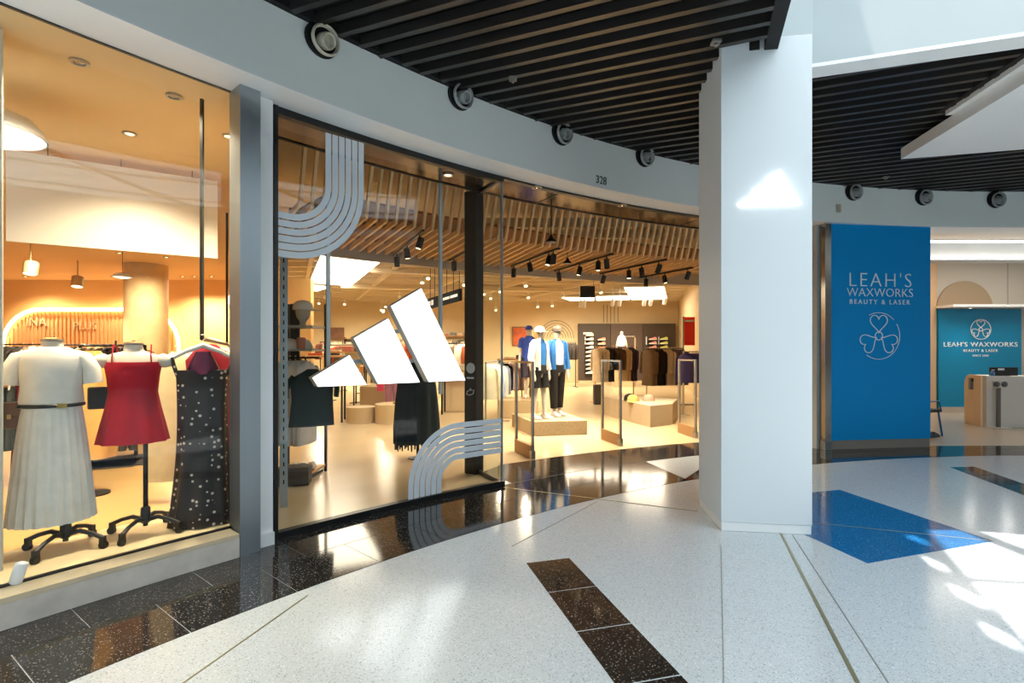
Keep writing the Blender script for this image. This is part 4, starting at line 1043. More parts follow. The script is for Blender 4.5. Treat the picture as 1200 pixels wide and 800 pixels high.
# ---- low display box with caps, small dark bin
bx = thing('display_box', 'low beige display box with caps on top beside the security gate', 'display box', (2.9,10.6,.004))
bxp = [fl(762,501),fl(788,497.5),(3.75,11.6),(2.75,12.6),(2.2,12.2)]
obj('box_body', MB().prism(bxp, .004, .42), mat('box_beige','cbb593',.55), bx, world=True)
obj('box_top', MB().prism(bxp, .42, .435), mat('box_top','d9c7a6',.5), bx, world=True)
for px, col, dy, lb in ((738,'1a1918',.30,'black bucket cap on the low display box'),(742,'e3b163',0,'yellow cap with a dark brim on the low display box'),(760,'d9a58c',.1,'pink folded cap on the low display box')):
    Y = 11.0+dy; cap(col, (atY(px,Y),Y,.437), R(-30), lb, scale=1.25)
bn = thing('waste_bin', 'small dark grey square bin beside the round neck rack', 'bin', (atY(700.5,14.6),14.6,.004)); obj('body', MB().box((0,0,.27),(.24,.24,.54)), mat('bin_grey','4b4740',.6), bn, bevel=.006); obj('rim', MB().box((0,0,.545),(.25,.25,.015)), M_metal, bn)

# ---- shoe wall
YW = 24.95
sw = thing('shoe_wall', 'dark panelled shoe display wall at the back of the sports store', 'display wall', (atY(735,YW),YW,.004))
xa, xb, zt1 = atY(678,24.6), atY(792,24.6), zY(379,24.6)
M_sw = mat('shoe_wall_dark','3f342b',.6)
for i in range(3):
    x0 = xa+(xb-xa)*(0,.33,.66)[i]; x1_ = xa+(xb-xa)*(.33,.66,1)[i]
    obj('panel', MB().box(((x0+x1_)/2,24.75,zt1/2+.05),(x1_-x0-.02,.3,zt1-.1)), M_sw if i != 1 else mat('shoe_wall_mid','54463d',.6), sw, world=True)
obj('plinth', MB().box(((xa+xb)/2,24.7,.06),(xb-xa,.36,.11)), MATS['box_beige'], sw, world=True)
cols = [(691,[391+4.9*i for i in range(10)],'efe6d6','white',.9),(705,[396,401,406],'e8a27c','orange',.9),(765,[395.5,400.5,405.5],'e79a92','pink',.9),(778,[395.5,400.5,405.5],'d9dc6a','yellow',.9)]
for px, ys, col, cn, scl in cols:
    for k_, py in enumerate(ys):
        X, Y, Z = atY(px,24.45), 24.45, zY(py+2.6,24.45)
        obj('shelf', MB().box((X,24.5,Z-.012),(.46,.24,.02)), M_metal, sw, world=True)
        shoe(col, 'f4efe6', (X,Y,Z), R(90), f'{cn} sneaker on a ledge of the dark shoe wall', f'{cn} sneakers on the shoe wall', 1.35)
obj('sign_plate', MB().box((atY(689,24.5),24.58,zY(390.3,24.5)),(.42,.02,.10)), M_film, sw, world=True)
for px in (686,758,772.5): obj('price_strip', MB().box((atY(px,24.5),24.58,zY(399,24.5)),(.05,.02,.38)), M_film, sw, world=True)
# mannequin bust in front of the wall
bm = mannequin('mannequin', 'mannequin in a pale blue tank with a raised hand before the shoe wall', (atY(728.5,22),22,.75), R(0), .93)
jacket(bm, cloth_mat('b9d4ea',.6), .84, w=.92, name='tank_top', sleeve=False); legs(bm, c_navy, .2, 'leggings', .9)
pb_ = thing('display_plinth', 'tall beige plinth under the mannequin before the shoe wall', 'plinth', (atY(728.5,22),22,.004)); obj('body', MB().box((0,0,.36),(.7,.7,.72)), MATS['box_beige'], pb_, bevel=.006); obj('top', MB().box((0,0,.733),(.72,.72,.025)), MATS['box_top'], pb_)
gpole = thing('goal_frame', 'pale steel rail frame beside the mannequin before the shoe wall', 'frame', (atY(743,21.8),21.8,.004))
obj('upright', MB().box((atY(744,21.8),21.8,1.05),(.06,.06,2.09)), M_chrome, gpole, world=True); obj('cross_bar', MB().bar((atY(733,21.8),21.8,zY(394,21.8)),(atY(744,21.8),21.8,zY(394,21.8)),.03,.03), M_chrome, gpole, world=True)
# wall graphics: arches and vertical lines
ga = thing('wall_graphic', 'thin dark concentric arch lines on the store back wall', 'wall art', (atY(652,24.9),24.98,2))
for i in range(5):
    r_ = .85-.13*i; c0 = (atY(652,24.95), zY(396,24.95))
    obj('arch_line', MB().tube([(c0[0]+r_*math.cos(R(a)),24.97,c0[1]+r_*math.sin(R(a))) for a in range(0,181,10)], .012, 5), M_metal, ga, world=True)
gv = thing('wall_graphic', 'thin dark vertical lines on the wall above the shoe wall', 'wall art', (atY(716,24.9),24.98,3.2))
for i in range(5): obj('line', MB().box((atY(707.5+4.2*i,24.95),24.98,(zY(357,24.95)+zY(378,24.95))/2),(.022,.012,.86)), M_metal, gv, world=True)
fr = thing('framed_picture', 'orange framed picture on the store back wall', 'picture', (atY(610,24.9),24.95,2.3))
obj('frame', MB().box((atY(610.5,24.9),24.95,zY(394,24.9)),(.86,.08,.95)), mat('frame_wood','7a5530',.5), fr, world=True); obj('print', MB().box((atY(610.5,24.9),24.90,zY(394,24.9)),(.74,.03,.83)), mat('orange_print','b5562a',.6,var=.4,scale=3), fr, world=True)
fr2 = thing('framed_picture', 'dark framed picture on the wall seen above the left logo bar', 'picture', (atY(394,24.9),24.95,2.3))
obj('frame', MB().box((atY(394,24.9),24.95,zY(391,24.9)),(.72,.08,.62)), MATS['frame_wood'], fr2, world=True); obj('print', MB().box((atY(394,24.9),24.90,zY(391,24.9)),(.6,.03,.5)), mat('brown_print','6b4a38',.6,var=.4,scale=4), fr2, world=True)
# red poster on the right wall
d_ = Vector((RW[1][0]-RW[0][0],RW[1][1]-RW[0][1],0)).normalized()
yp = 17.5; xp = RW[0][0]+(yp-RW[0][1])*d_.x/d_.y-.05
rp_ = thing('wall_poster', 'tall red poster on the right hand store wall', 'poster', (xp,yp,2.2))
yq = 18.2; xq = RW[0][0]+(yq-RW[0][1])*d_.x/d_.y
pcen = Vector((atY(808,14.5),14.5,0))
obj('sheet', MB().box((pcen.x,pcen.y,(zY(372,14.5)+zY(404,14.5))/2),(.30,.02,.80)), mat('poster_red','ff3a2c',.5), rp_, world=True)
obj('header', MB().box((pcen.x,pcen.y-.012,zY(376,14.5)),(.26,.006,.05)), M_film, rp_, world=True)
obj('pole', MB().box((pcen.x-.17,pcen.y+.01,1.25),(.025,.025,2.5)), M_metal, rp_, world=True)
obj('foot', MB().box((pcen.x-.1,pcen.y,.015),(.4,.3,.02)), M_metal, rp_, world=True)

# ---- clothes racks on the right
def srack(pa, pb, z, specs, n, where, label, seed, mt=None):
    rack('clothes_rack', label, pa, pb, z, mt or M_metal); fill(pa, pb, z, specs, where, 'garments on the '+where, n, seed=seed)
def pxY(px, Y): return (atY(px,Y), Y)
srack(pxY(697,15.0), pxY(743,15.6), zY(406,15.2), [('coat','ecd9b8','cream'),('coat','211d1f','black'),('shirt','5c4433','brown'),('coat','dcbf90','sand'),('coat','3d3350','dark plum')], 12, 'wooden rack before the shoe wall', 'wooden topped clothes rack before the shoe wall', 21, mat('rack_wood','c99558',.5))
srack(pxY(757,14.2), pxY(801,14.6), zY(408,14.4), [('coat','7b6650','brown'),('coat','1d1a1c','black'),('coat','dccbb0','beige'),('coat','6f6680','mauve'),('coat','4c4470','purple')], 14, 'rack beyond the low display box', 'metal clothes rack beyond the low display box', 22, M_chrome)
srack(pxY(800,12.2), pxY(836,12.4), zY(412,12.3), [('jacket','423c78','indigo'),('jacket','5d5690','violet')], 9, 'rack half hidden by the pillar', 'clothes rack half hidden behind the pillar', 23, M_chrome)
srack(pxY(655,21.5), pxY(675,21.7), zY(401,21.6), [('jacket','262426','black'),('jacket','3b3430','charcoal')], 8, 'far wall rack under the arch lines', 'dark clothes rack under the arch lines', 24)
srack(pxY(569,9.6), pxY(584,11.0), zY(424,10.2), [('shirt','efe3c4','ivory'),('shirt','9fb0c4','pale blue'),('shirt','d9c3b0','blush'),('shirt','6f7682','slate')], 8, 'rack behind the black post', 'clothes rack standing behind the black post', 25, M_chrome)
srack(pxY(589,13.2), pxY(612,13.6), zY(424,13.4), [('jacket','1b191a','black'),('jacket','cfc6dc','lilac'),('jacket','8a6f66','mauve'),('jacket','6b5a55','taupe')], 8, 'rack behind the window return glass', 'clothes rack behind the window return glass', 26, M_chrome)
srack(pxY(524,16.5), pxY(552,16.0), zY(402,16.2), [('shirt','d9b893','sand'),('shirt','6a5a4a','brown'),('shirt','e8d9c2','cream'),('shirt','a0522d','rust')], 10, 'rack below the hanging sign', 'clothes rack below the hanging black sign', 27)
srack(pxY(386,15.5), pxY(418,15.0), zY(404,15.2), [('shirt','e6cfa6','cream'),('tshirt','c94f38','red'),('shirt','5a4738','brown'),('tshirt','e9d7bb','ivory'),('shirt','8a7a5a','olive')], 12, 'rack behind the left logo bar', 'clothes rack behind the left logo bar', 28)
srack(pxY(424,18.5), pxY(446,18.0), zY(404,18.2), [('tshirt','b8482f','red'),('shirt','d9c6a2','beige'),('shirt','3a332e','black')], 9, 'rack seen between the logo bars', 'clothes rack seen between the logo bars', 29)
srack(pxY(487,13.2), pxY(500,14.6), zY(398,14), [('tshirt','d4532f','orange'),('tshirt','2d4a4a','teal')], 5, 'rack between the taller logo bars', 'small clothes rack between the taller logo bars', 30)

# ---- extra racks deep in the store
srack(pxY(455,21.0), pxY(490,20.5), zY(398,20.7), [('jacket','b9a27c','sand'),('jacket','3a332e','black'),('shirt','cf7a5a','coral'),('jacket','6a6f75','grey')], 10, 'far rack behind the middle logo bar', 'long clothes rack far behind the middle logo bar', 41)
srack(pxY(375,20.0), pxY(402,19.5), zY(400,19.7), [('shirt','7a4a38','brown'),('tshirt','b9c0b0','sage'),('shirt','e3cfae','cream')], 9, 'far rack under the dark picture', 'clothes rack under the dark framed picture', 42)
srack(pxY(530,20.5), pxY(560,20.0), zY(399,20.2), [('jacket','4a3f38','brown'),('jacket','d8c8ae','beige'),('jacket','7d2f28','brick red')], 9, 'far rack beside the black post', 'far clothes rack beside the black door post', 43)
# ---- wall shelves with folded clothes on the back wall
def wshelf(px0, px1, pys, where, cols, seed):
    Y = 24.75; x0, x1_ = atY(px0,Y), atY(px1,Y)
    t_ = thing('wall_shelving', 'timber wall shelving '+where, 'shelving', ((x0+x1_)/2,Y,.004))
    rn = random.Random(seed); k = 0
    for x in (x0,x1_): obj('upright', MB().box((x,Y,1.1),(.04,.36,2.19)), M_metal, t_, world=True)
    for py in pys:
        z = zY(py,Y); obj('shelf', MB().box(((x0+x1_)/2,Y,z-.02),(x1_-x0,.38,.04)), mat('shelf_wood','b98a54',.5), t_, world=True)
        x = x0+.2
        while x < x1_-.15:
            for q in range(rn.choice((1,2,3,3))):
                col, cn = cols[k % len(cols)]; fold(col, (x,Y-.02,z+.001+.047*q), R(90)*0, f'{cn} folded garment on the wall shelving {where}', 'folded garments on the wall shelving '+where)
            k += 1; x += .36
# ---- tables with folded clothes
FOLD = MB().box((0,0,.025),(.26,.32,.045))
FO = {}
def fold(col, loc, rz, label, group):
    if col not in FO: o = obj('folded_shirt', FOLD, cloth_mat(col), None, None, .014); FO[col] = o
    else:
        o = FO[col].copy(); COL.objects.link(o)
        for k in list(o.keys()): del o[k]
    o.location = loc; o.rotation_euler = (0,0,rz); return tag(o, label, 'folded clothes', group)
def table(px, Y, w, d, h, label, cols, rz=.3, seed=1):
    x = atY(px,Y); t_ = thing('display_table', label, 'table', (x,Y,.004), rz)
    obj('table_top', MB().box((0,0,h-.02),(w,d,.04)), MATS['rack_wood'], t_, bevel=.004)
    for sx in (-1,1):
        for sy in (-1,1): obj('leg', MB().box((sx*(w/2-.04),sy*(d/2-.04),(h-.04)/2),(.04,.04,h-.04)), M_metal, t_)
    rn = random.Random(seed); nx = max(1,int(w/.32)); ny = max(1,int(d/.38)); k = 0
    for i in range(nx):
        for j in range(ny):
            for q in range(rn.choice((1,2,3))):
                col, cn = cols[k % len(cols)]
                lx, ly = (i-(nx-1)/2)*.32, (j-(ny-1)/2)*.38
                fold(col, (x+lx*math.cos(rz)-ly*math.sin(rz), Y+lx*math.sin(rz)+ly*math.cos(rz), .004+h+.047*q), rz+rn.uniform(-.08,.08), f'{cn} folded garment on the {label}', 'folded garments on the '+label)
            k += 1
wshelf(405,436,(396,404,413), 'behind the left logo bar', [('d9c3a0','beige'),('7a3b2c','rust'),('3b3733','black'),('e8e0d2','white')], 3)
wshelf(500,545,(393,402,412), 'below the hanging black sign', [('e3d2b6','cream'),('5a4a40','brown'),('b5583f','brick'),('8d9298','grey')], 4)
table(604,12.9,.9,.6,1.32,'high wooden table beside the cobalt mannequin',[('e8d2b0','cream'),('3a302a','dark brown'),('efe6da','white')],.1,2)
table(379,11.0,.9,.6,1.42,'high wooden table behind the cap shelves',[('c9502e','orange'),('2d2a28','black'),('d9c59e','sand'),('7a8a6a','green')],.2,3)
table(407,13.6,1.0,.7,1.50,'high wooden table behind the left logo bar',[('e9d6b6','cream'),('d98a7a','pink'),('5a4636','brown')],.2,4)
table(537,12.5,.8,.6,1.05,'wooden table beside the black post',[('e6b8a8','blush'),('efe0c4','ivory'),('4a3a30','brown')],.0,5)
table(440,14.6,1.2,.7,.95,'wooden table behind the round plinths',[('d9a86a','honey'),('c98a5a','tan')],.2,6)
# ---- round plinths
def drum(px, py, r, h, col, label):
    x, y = fl(px, py); t_ = thing('round_plinth', label, 'plinth', (x,y+r,.004))
    obj('drum', MB().lathe([(r,0),(r,h-.02)],40), mat('drum_'+col,col,.55), t_, 40); obj('top', MB().lathe([(r*1.0,h-.02),(r*1.0,h),(.01,h)],40), mat('drumtop_'+col,col,.45), t_, 40); return t_
d1 = drum(441,483,.55,.62,'a8906a','taller taupe round plinth behind the logo sign'); d2 = drum(457,498,.40,.40,'dcc294','lower cream round plinth below the logo sign')
drum(418,497,.3,.33,'cdb48a','small round plinth beside the cream plinth')
pb2 = tag(obj('display_block', MB().box((atY(531,12.6),13.0,.45),(.6,.5,.88)), MATS['box_beige'], None, None, .006), 'tall beige display block beside the black post', 'display block')
_g = garment('tshirt','d9456a',(atY(446,12.3),12.3,zY(449,12.3)+.06),.3,'small pink T-shirt hung over the taupe plinth'); _g.scale = (.35,.35,.4)
garment('trousers','a06a80',(atY(460,11.6),11.6,zY(440,11.6)),.3,'mauve trousers hung behind the logo sign')
# boots on the lower plinth
shoe('d9b48a','8a6a48',(d2.location.x+.12,d2.location.y-.1,.406),R(70),'tan sneaker standing on the cream round plinth')

# ---- cap shelves along the partition
def pp(s, d, z): q = PW0+PU*s+PN*d; return (q.x,q.y,z)
cs = thing('cap_shelving', 'slotted metal shelving with caps beside the black window jamb', 'shelving', pp(1.6,.3,.004)[:2]+(.004,))
M_slot = mat('slot_metal','aab3b8',.4,.5)
up = fl(332.5,594)
obj('upright', MB().box((up[0],up[1],1.22),(.07,.05,2.43),.46), M_slot, cs, world=True)
for i in range(26): obj('slot', MB().box((up[0]+.012,up[1]-.028,.25+.085*i),(.012,.012,.04),.46), M_metal, cs, world=True)
YS = 6.2; xs0, xs1 = atY(338,YS), atY(374,YS)
for zz in (zY(382,YS), zY(409,YS), zY(548,YS)): obj('shelf', MB().box(((xs0+xs1)/2-.06,YS,zz-.012),(xs1-xs0+.12,.45,.024)), M_slot if zz > 1 else MATS['rack_wood'], cs, world=True)
for x in (xs0-.1, xs1):
    obj('upright', MB().box((x,YS+.22,1.05),(.03,.03,2.09)), M_metal, cs, world=True)
obj('back_panel', MB().box((xs0-.02,YS+.235,1.3),(.12,.02,1.6)), M_frame, cs, world=True)
obj('garment_rail', MB().tube([(xs0-.1,YS,zY(419,YS)),(xs1,YS,zY(419,YS))],.011,8), M_metal, cs, world=True)
obj('plinth_box', MB().box(((xs0+xs1)/2-.08,YS,.02),(xs1-xs0+.1,.45,.03)), M_metal, cs, world=True)
hf = thing('head_form', 'grey head form wearing a white cap on the shelf', 'head form', (atY(355,YS),YS,zY(382,YS)), R(100))
obj('head', MB().lathe([(.05,0),(.035,.03),(.04,.06),(.07,.10),(.085,.16),(.085,.21),(.06,.26),(.01,.28)],20), mat('head_grey','c9bda8',.5), hf, 60)
cap('ede6da', (atY(355,YS),YS,zY(382,YS)+.195), R(100), 'white cap worn by the grey head form', scale=1.05)
for i, (px, col, lb) in enumerate(((343,'dcd3c6','pale grey cap on the lower cap shelf'),(352,'e9dfd0','cream cap on the lower cap shelf'),(346,'2b2f3d','navy cap on the lower cap shelf'))):
    cap(col, (atY(px,YS),YS+(-.08,.06,.15)[i],zY(409,YS)+.001), R(150), lb, scale=1.1)
tag(obj('candle_jar', MB().lathe([(.045,0),(.05,.01),(.05,.13),(.04,.14)],18,c=(atY(357,YS),YS-.1,zY(409,YS))), mat('salmon_jar','d98a6e',.4), None, 40), 'salmon pink canister on the lower cap shelf', 'canister')
fill((xs0-.08,YS),(xs1-.12,YS), zY(419,YS), [('coat','e6e0da','white')], 'rail under the cap shelves', 'white garments under the cap shelves', 5, seed=31)
GOBJ_k = garment('tshirt','1f3133',(atY(366,5.5),5.5,zY(430,5.5)),R(30),'dark green T-shirt hanging before the cap shelves')
GOBJ_k.scale = (.98,1.2,1.02)
for i, (px, col, nm) in enumerate(((352,'efeae2','white'),(359,'c9c2b8','grey'),(366,'e0d4c4','cream'))):
    shoe(col,'c98a5a',(atY(px,YS),YS-.12+.05*i,zY(548,YS)+.001),R(20),f'{nm} sneaker on the bottom board of the cap shelving')
tag(obj('shoe_box', MB().box((atY(348,YS-.35),YS-.42,.11),(.34,.22,.2),.2), mat('dark_box','4a423b',.6), None, None, .005), 'dark cardboard shoe box on the floor below the cap shelving', 'box')
# ---- black cape on a stand under the tall logo bar
xk, yk = atY(489,7.2), 7.2
kp = thing('black_cape', 'black fringed cape on a stand under the tallest logo bar', 'cape', (xk,yk,.004), R(30))
obj('cape', MB().loft([ell(0,0,z,a,b,48,i*.3,.03+.02*i,9) for i,(z,a,b) in enumerate(((1.36,.07,.06),(1.28,.16,.10),(1.10,.26,.15),(.8,.29,.17),(.45,.31,.19),(.22,.31,.19)))]), cloth_mat('1c2629',.8), kp, 60)
fr_ = MB()
for i in range(40):
    a = 2*math.pi*i/40; l_ = .05+.05*((i*7)%5)/5
    fr_.hexa([(.31*math.cos(a)-.008,.19*math.sin(a),.22-l_),(.31*math.cos(a)+.008,.19*math.sin(a),.22-l_),(.31*math.cos(a)+.008,.19*math.sin(a)+.006,.22-l_),(.31*math.cos(a)-.008,.19*math.sin(a)+.006,.22-l_),
             (.31*math.cos(a)-.012,.19*math.sin(a),.24),(.31*math.cos(a)+.012,.19*math.sin(a),.24),(.31*math.cos(a)+.012,.19*math.sin(a)+.008,.24),(.31*math.cos(a)-.012,.19*math.sin(a)+.008,.24)])
obj('fringe', fr_, MATS['cloth_1c2629'], kp)
obj('stand_pole', MB().tube([(0,0,.01),(0,0,1.38)],.014,8), M_metal, kp); obj('base', MB().lathe([(.13,0),(.13,.012),(.02,.03)],20), M_metal, kp)

# ================================================================== BEAUTY SALON ON THE RIGHT
M_blue_p = mat('sign_blue','0090d6',.5,spec=.2); M_silver = mat('silver_letter','f4f6f6',.45)
sl, sr = Vector((4.87,7.83,0)), Vector((6.58,8.05,0)); su = (sr-sl).normalized(); sn = Vector((su.y,-su.x,0))
sp_ = thing('salon_sign', 'tall blue sign panel with silver clover emblem and lettering', 'sign', tuple((sl+sr)/2)); 
obj('panel', MB().plate([(0,.14),((sr-sl).length,.14),((sr-sl).length,ZS-.015),(0,ZS-.015)], sl, su,(0,0,1),sn,-.06,0), M_blue_p, sp_, world=True)
obj('plinth', MB().plate([(.0,.003),((sr-sl).length,.003),((sr-sl).length,.14),(0,.14)], sl, su,(0,0,1),sn,-.06,-.012), mat('taupe_skirting','8e8479',.5), sp_, world=True)
def onsign(px, py): 
    k = (px-600)/FPX; t_ = (k*sl.y-sl.x)/(su.x-k*su.y); p = sl+su*t_; return p+Vector((0,0,zY(py,p.y)))
kS = 8.0/600
text('lettering', "LEAH'S", 23.5*kS, onsign(1031.5,336)+sn*.001, su, M_silver, sp_, ext=.006, sp=1.2, off=-.006)
text('lettering', 'WAXWORKS', 14.2*kS, onsign(1031.5,347.5)+sn*.001, su, M_silver, sp_, ext=.006, sp=1.02, off=-.003)
text('lettering', 'BEAUTY & LASER', 7.6*kS, onsign(1031,356.3)+sn*.001, su, M_silver, sp_, ext=.005, sp=1.42)
def heart(s_):
    P = []
    for i in range(28):
        t_ = 2*math.pi*i/28
        x = 16*math.sin(t_)**3; y = 13*math.cos(t_)-5*math.cos(2*t_)-2*math.cos(3*t_)-math.cos(4*t_)
        P.append((x/17*s_, (y+17)/29*s_*1.75))
    return P
def emblem(parent, o_, u_, n_, s_, thick, full):
    for k in range(3):
        a = R(120*k); ca, sa = math.cos(a), math.sin(a)
        P = [(x*ca-(y+s_*.28)*sa, x*sa+(y+s_*.28)*ca) for x,y in heart(s_)]
        obj('clover_leaf', MB().tube([o_+u_*x+Vector((0,0,y))+n_*thick for x,y in P], thick, 6, True), M_silver, parent, 50, world=True)
    obj('clover_centre', MB().tube([o_+u_*(s_*.40*math.cos(R(t)))+Vector((0,0,s_*.40*math.sin(R(t))))+n_*thick for t in range(0,360,20)], thick, 6, True), M_silver, parent, 50, world=True)
    rr = s_*2.28
    for a0, a1 in (((0,360),) if full else ((45,120),(235,395))):
        Q = [o_+u_*(rr*math.cos(R(t)))+Vector((0,0,rr*math.sin(R(t))))+n_*thick for t in range(a0,a1,6)]
        obj('emblem_ring', MB().tube(Q, thick*(1.0 if full else .8), 6, full), M_silver, parent, 50, world=True)
emblem(sp_, onsign(1029.5,393.5), su, sn, .158, .007, False)
mc = thing('steel_post', 'polished steel post at the edge of the blue sign panel', 'post', (4.80,7.80,0))
obj('post', MB().box((4.80,7.83,1.73),(.10,.10,3.44),.13), mat('polished_steel','b5b1a8',.18,.95), mc, world=True)
obj('shoe_plate', MB().box((4.80,7.83,.07),(.115,.115,.13),.13), M_steel, mc, world=True)
struct('wall_salon_left', wallseg((4.35,9.3),(4.35+.35,7.9),.6,0,ZS), mat('pale_grey_wall','b9bdba',.5), 'pale grey wall between pillar and blue sign', 'wall')
struct('wall_salon_side', MB().prism([(6.66,8.3),(6.95,10.0),(10.55,12.72),(10.40,12.80),(6.8,10.1),(6.5,8.3)],0,3.75), mat('peach_wall','d8b183',.6), 'peach side wall inside the beauty salon', 'wall')
struct('wall_salon_back', MB().box((13.3,12.82,1.95),(6,.2,3.9)), mat('salon_grey','b7b0a4',.6), 'grey back wall of the beauty salon', 'wall')
struct('ceiling_salon', MB().prism([pol(12.76,R(100)-R(44)*i/16) for i in range(17)]+[(16.3,12.8),(10.4,12.8),(6.5,10.2),(5.6,8.4)], 3.75, 3.85), M_white, 'white ceiling of the beauty salon', 'ceiling')
struct('floor_salon', MB().prism([(6.6,8.15),(16.3,8.15),(16.3,12.8),(10.5,12.8)], -.01,.004), mat('salon_floor','b3a594',.25), 'taupe polished floor of the beauty salon', 'floor')
struct('wall_salon_right', MB().box((16.3,10.4,1.95),(.15,5,3.9)), MATS['salon_grey'], 'grey side wall of the beauty salon', 'wall')
bw = thing('salon_feature_wall', 'blue feature wall with silver emblem behind the reception desk', 'wall panel', (11.6,12.7,.004))
xw0, xw1 = atY(1100,12.66), atY(1197,12.66)
obj('panel', MB().box(((xw0+xw1)/2,12.69,1.29),(xw1-xw0,.06,2.52)), mat('feature_blue','0087b6',.4), bw, world=True)
obj('skirting', MB().box(((xw0+xw1)/2,12.65,.07),(xw1-xw0,.04,.13)), MATS['salon_grey'], bw, world=True)
yw = 12.655; vx = Vector((1,0,0)); vn = Vector((0,-1,0))
emblem(bw, Vector((atY(1149,yw),yw,zY(385.8,yw))), vx, vn, .108, .009, True)
kW = yw/600
text('lettering', "LEAH'S WAXWORKS", 7.6*kW, (atY(1149,yw),yw-.001,zY(406,yw)), vx, M_silver, bw, ext=.006, sp=1.1, sx=1.15)
text('lettering', 'BEAUTY & LASER', 4.6*kW, (atY(1149,yw),yw-.001,zY(412.2,yw)), vx, M_silver, bw, ext=.005, sp=1.2)
text('lettering', 'SINCE 2000', 3.2*kW, (atY(1149,yw),yw-.001,zY(417.6,yw)), vx, M_silver, bw, ext=.004, sp=1.2)
ar = thing('arch_panel', 'taupe half round arch above the blue feature wall', 'wall panel', (atY(1132,12.65),12.69,2.6))
ra_ = 33*12.66/600
obj('half_disc', MB().plate([(ra_*math.cos(R(a)),ra_*math.sin(R(a))) for a in range(0,181,6)], (atY(1132,12.66),12.716,zY(362,12.66)),(1,0,0),(0,0,1),(0,-1,0),0,.03), mat('arch_taupe','9b876d',.6), ar, world=True)
lg = struct('trim_7', MB().box((12.0,12.45,2.60),(3.0,.55,.06)), M_white, 'white ledge with downlights over the blue feature wall', 'ledge')
for px, py in ((1137,363),(1181,357.5)):
    Y = 12.4 if px < 1150 else 11.6; z_ = 2.565 if px < 1150 else zY(357.5,11.6)
    t_ = thing('downlight', 'lit downlight over the blue feature wall' if px < 1150 else 'lit pendant spot beside the blue feature wall', 'downlight', (atY(px,Y),Y,z_), 0)
    obj('trim_ring', MB().lathe([(.09,0),(.09,-.012),(.06,-.014)],18), M_white, t_, 40); obj('lamp_face', MB().lathe([(.075,-.010),(.001,-.016)],16), mat('cool_bulb','ffffff',.4,emit=12,ecol='fff4e4'), t_)
    if px > 1150: obj('cord', MB().tube([(0,0,0),(0,0,3.75-z_)],.004,6), M_metal, t_)
    l = bpy.data.lights.new('spot_beam','SPOT'); l.energy = 50; l.shadow_soft_size = .1; l.spot_size = R(120); l.spot_blend = .9; l.color = (1,.95,.88)
    lo = bpy.data.objects.new('spot_beam', l); COL.objects.link(lo); lo.parent = t_; lo.location = (0,0,-.03); lo.rotation_euler = Vector((-.1,-.5,-1)).to_track_quat('-Z','Y').to_euler()
sl_ = thing('light_panel', 'added white fill light under the beauty salon ceiling', 'ceiling light', (10.5,10.2,3.72))  # fill panel added out of view to brighten the salon interior
obj('diffuser', MB().box((10.6,10.9,3.72),(4.5,1.2,.03)), mat('salon_fill_light','ffffff',.5,emit=5,ecol='fff4e6'), sl_, world=True)
obj('frame', MB().box((10.6,10.9,3.742),(4.6,1.3,.014)), M_white, sl_, world=True)
cv = thing('cove_light', 'long lit white cove along the beauty salon ceiling', 'ceiling light', (12,9.6,3.2))
obj('cove_face', MB().box((12.0,9.6,3.36),(9.6,.12,.34)), M_white, cv, world=True)
obj('led_strip', MB().box((12.0,9.50,3.185),(9.6,.10,.03)), mat('cove_led','ffffff',.4,emit=6,ecol='fff6ea'), cv, world=True)
obj('shelf', MB().box((12.0,9.44,3.165),(9.6,.26,.02)), M_white, cv, world=True)
# reception desk
dk = thing('reception_desk', 'white curved reception desk in front of the blue feature wall', 'desk', (10.4,10.6,.004))
def dpt(px, py): return fl(px, py)
dA, dB, dC = dpt(1130,494.5), dpt(1151.5,500.5), (11.8,9.85)
M_desk = mat('desk_white','f0ece6',.35)
pr = [(dA[0],dA[1]),(dB[0],dB[1]),dC,(11.8,11.2),(dA[0]+.2,11.3)]
obj('front', MB().prism([dB,dC,(dC[0],dC[1]+.06),(dB[0]+.02,dB[1]+.06)], .004, 1.02), M_desk, dk, world=True)
ua = Vector((dB[0]-dA[0],dB[1]-dA[1],0)); Lq = ua.length; ua.normalize(); na = Vector((-ua.y,ua.x,0))
prof = [(0,.0),(Lq,.0),(Lq,1.02),(.22,1.02)]+[(.22-.22*math.sin(R(a)),.80+.22*math.cos(R(a))) for a in range(15,91,15)]
obj('end_panel', MB().plate(prof, (dA[0],dA[1],.004), ua,(0,0,1),na,0,.06), mat('desk_beige','d6bd9b',.45,var=.06,scale=3), dk, world=True)
obj('worktop', MB().prism([(dA[0]+.3,dA[1]+.1),(dB[0]+.05,dB[1]+.08),(dC[0],dC[1]+.08),(11.8,10.5),(dA[0]+.5,11.2)], .98, 1.0), M_desk, dk, world=True)
mo = thing('monitor', 'black monitor standing on the reception desk', 'monitor', (atY(1176,10.4),10.4,1.0)); obj('screen', MB().box((0,0,.10),(.55,.04,.17)), M_frame, mo, bevel=.004); obj('foot', MB().box((0,.03,.012),(.2,.14,.02)), M_frame, mo)
obj('sticker', MB().box((-.07,-.022,.145),(.13,.004,.04)), M_film, mo)
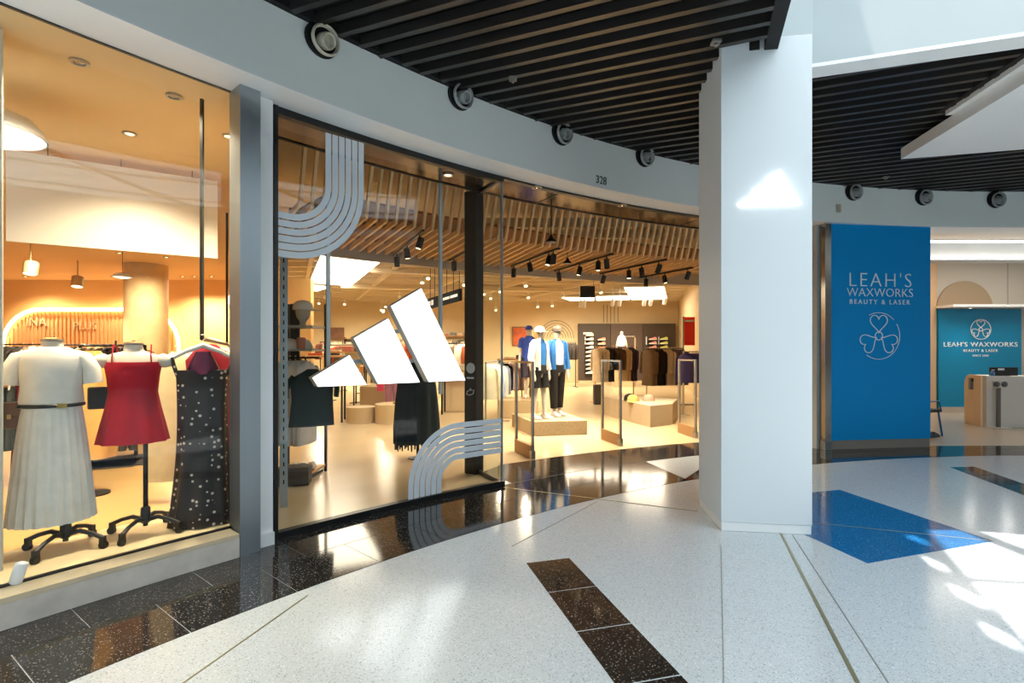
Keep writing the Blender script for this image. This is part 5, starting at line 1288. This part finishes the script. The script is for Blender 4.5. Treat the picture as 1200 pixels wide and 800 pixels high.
bt = thing('pump_bottle', 'small blue pump bottle on the reception desk edge', 'bottle', (atY(1163,10.25),10.25,1.0)); obj('bottle', MB().lathe([(.035,0),(.037,.01),(.037,.09),(.015,.11),(.012,.12)],16), mat('bottle_blue','3f6f9c',.3), bt, 40); obj('pump', MB().box((.012,0,.135),(.05,.012,.012)), M_white, bt)
ph = thing('desk_phone', 'grey handset mounted on the beige end of the desk', 'phone', (*dpt(1141,498),.75)); ph.location = (dA[0]+ua.x*.35-na.x*.02, dA[1]+ua.y*.35-na.y*.02, .72)
obj('cradle', MB().box((0,0,.12),(.10,.05,.24),math.atan2(ua.y,ua.x)), mat('phone_grey','6f757b',.4), ph, bevel=.008); obj('handset', MB().box((0,-.03,.2),(.07,.04,.07),math.atan2(ua.y,ua.x)), M_frame, ph, bevel=.01)
st = thing('sign_stand', 'slim steel stand with two round dispensers before the reception desk', 'stand', (*fl(1170,501.5),.004))
obj('base', MB().box((0,0,.008),(.34,.22,.014)), M_desk, st); obj('pole', MB().box((0,0,.4),(.05,.05,.78)), mat('stand_grey','7d7a75',.4,.4), st)
for s in (-1,1): obj('dispenser', MB().lathe([(.02,0),(.055,.005),(.055,.03),(.03,.05)],16,c=(s*.075,-.03,.86),axis=(0,-1,0)), mat('dispenser_grey','5b5f63',.35), st, 40)
obj('bracket', MB().box((0,0,.86),(.26,.03,.16)), M_desk, st)
# chair half hidden by the blue sign
ch = thing('waiting_chair', 'blue legged waiting chair half hidden behind the blue sign', 'chair', (7.36,9.25,.004), .3)
M_cl = mat('chair_blue','1c5a9c',.4)
obj('seat', MB().box((0,0,.45),(.46,.46,.05)), mat('chair_dark','2a2a2e',.6), ch, bevel=.01)
obj('backrest', MB().box((-.2,.0,.70),(.04,.44,.36)), MATS['chair_dark'], ch, bevel=.01)
for sx in (-1,1):
    for sy in (-1,1): obj('leg', MB().tube([(sx*.19,sy*.19,.43),(sx*.24,sy*.22,.0)],.015,8), M_cl, ch)
obj('armrest', MB().tube([(-.2,-.23,.62),(.15,-.23,.62),(.2,-.23,.45)],.012,8), M_cl, ch, 40)
for k in (0,1): shoe('1a1819','1a1819',(7.33+.1*k,8.95+.05*k,.005),R(-60),'black shoe on the salon floor below the waiting chair','black shoes below the chair',.95)
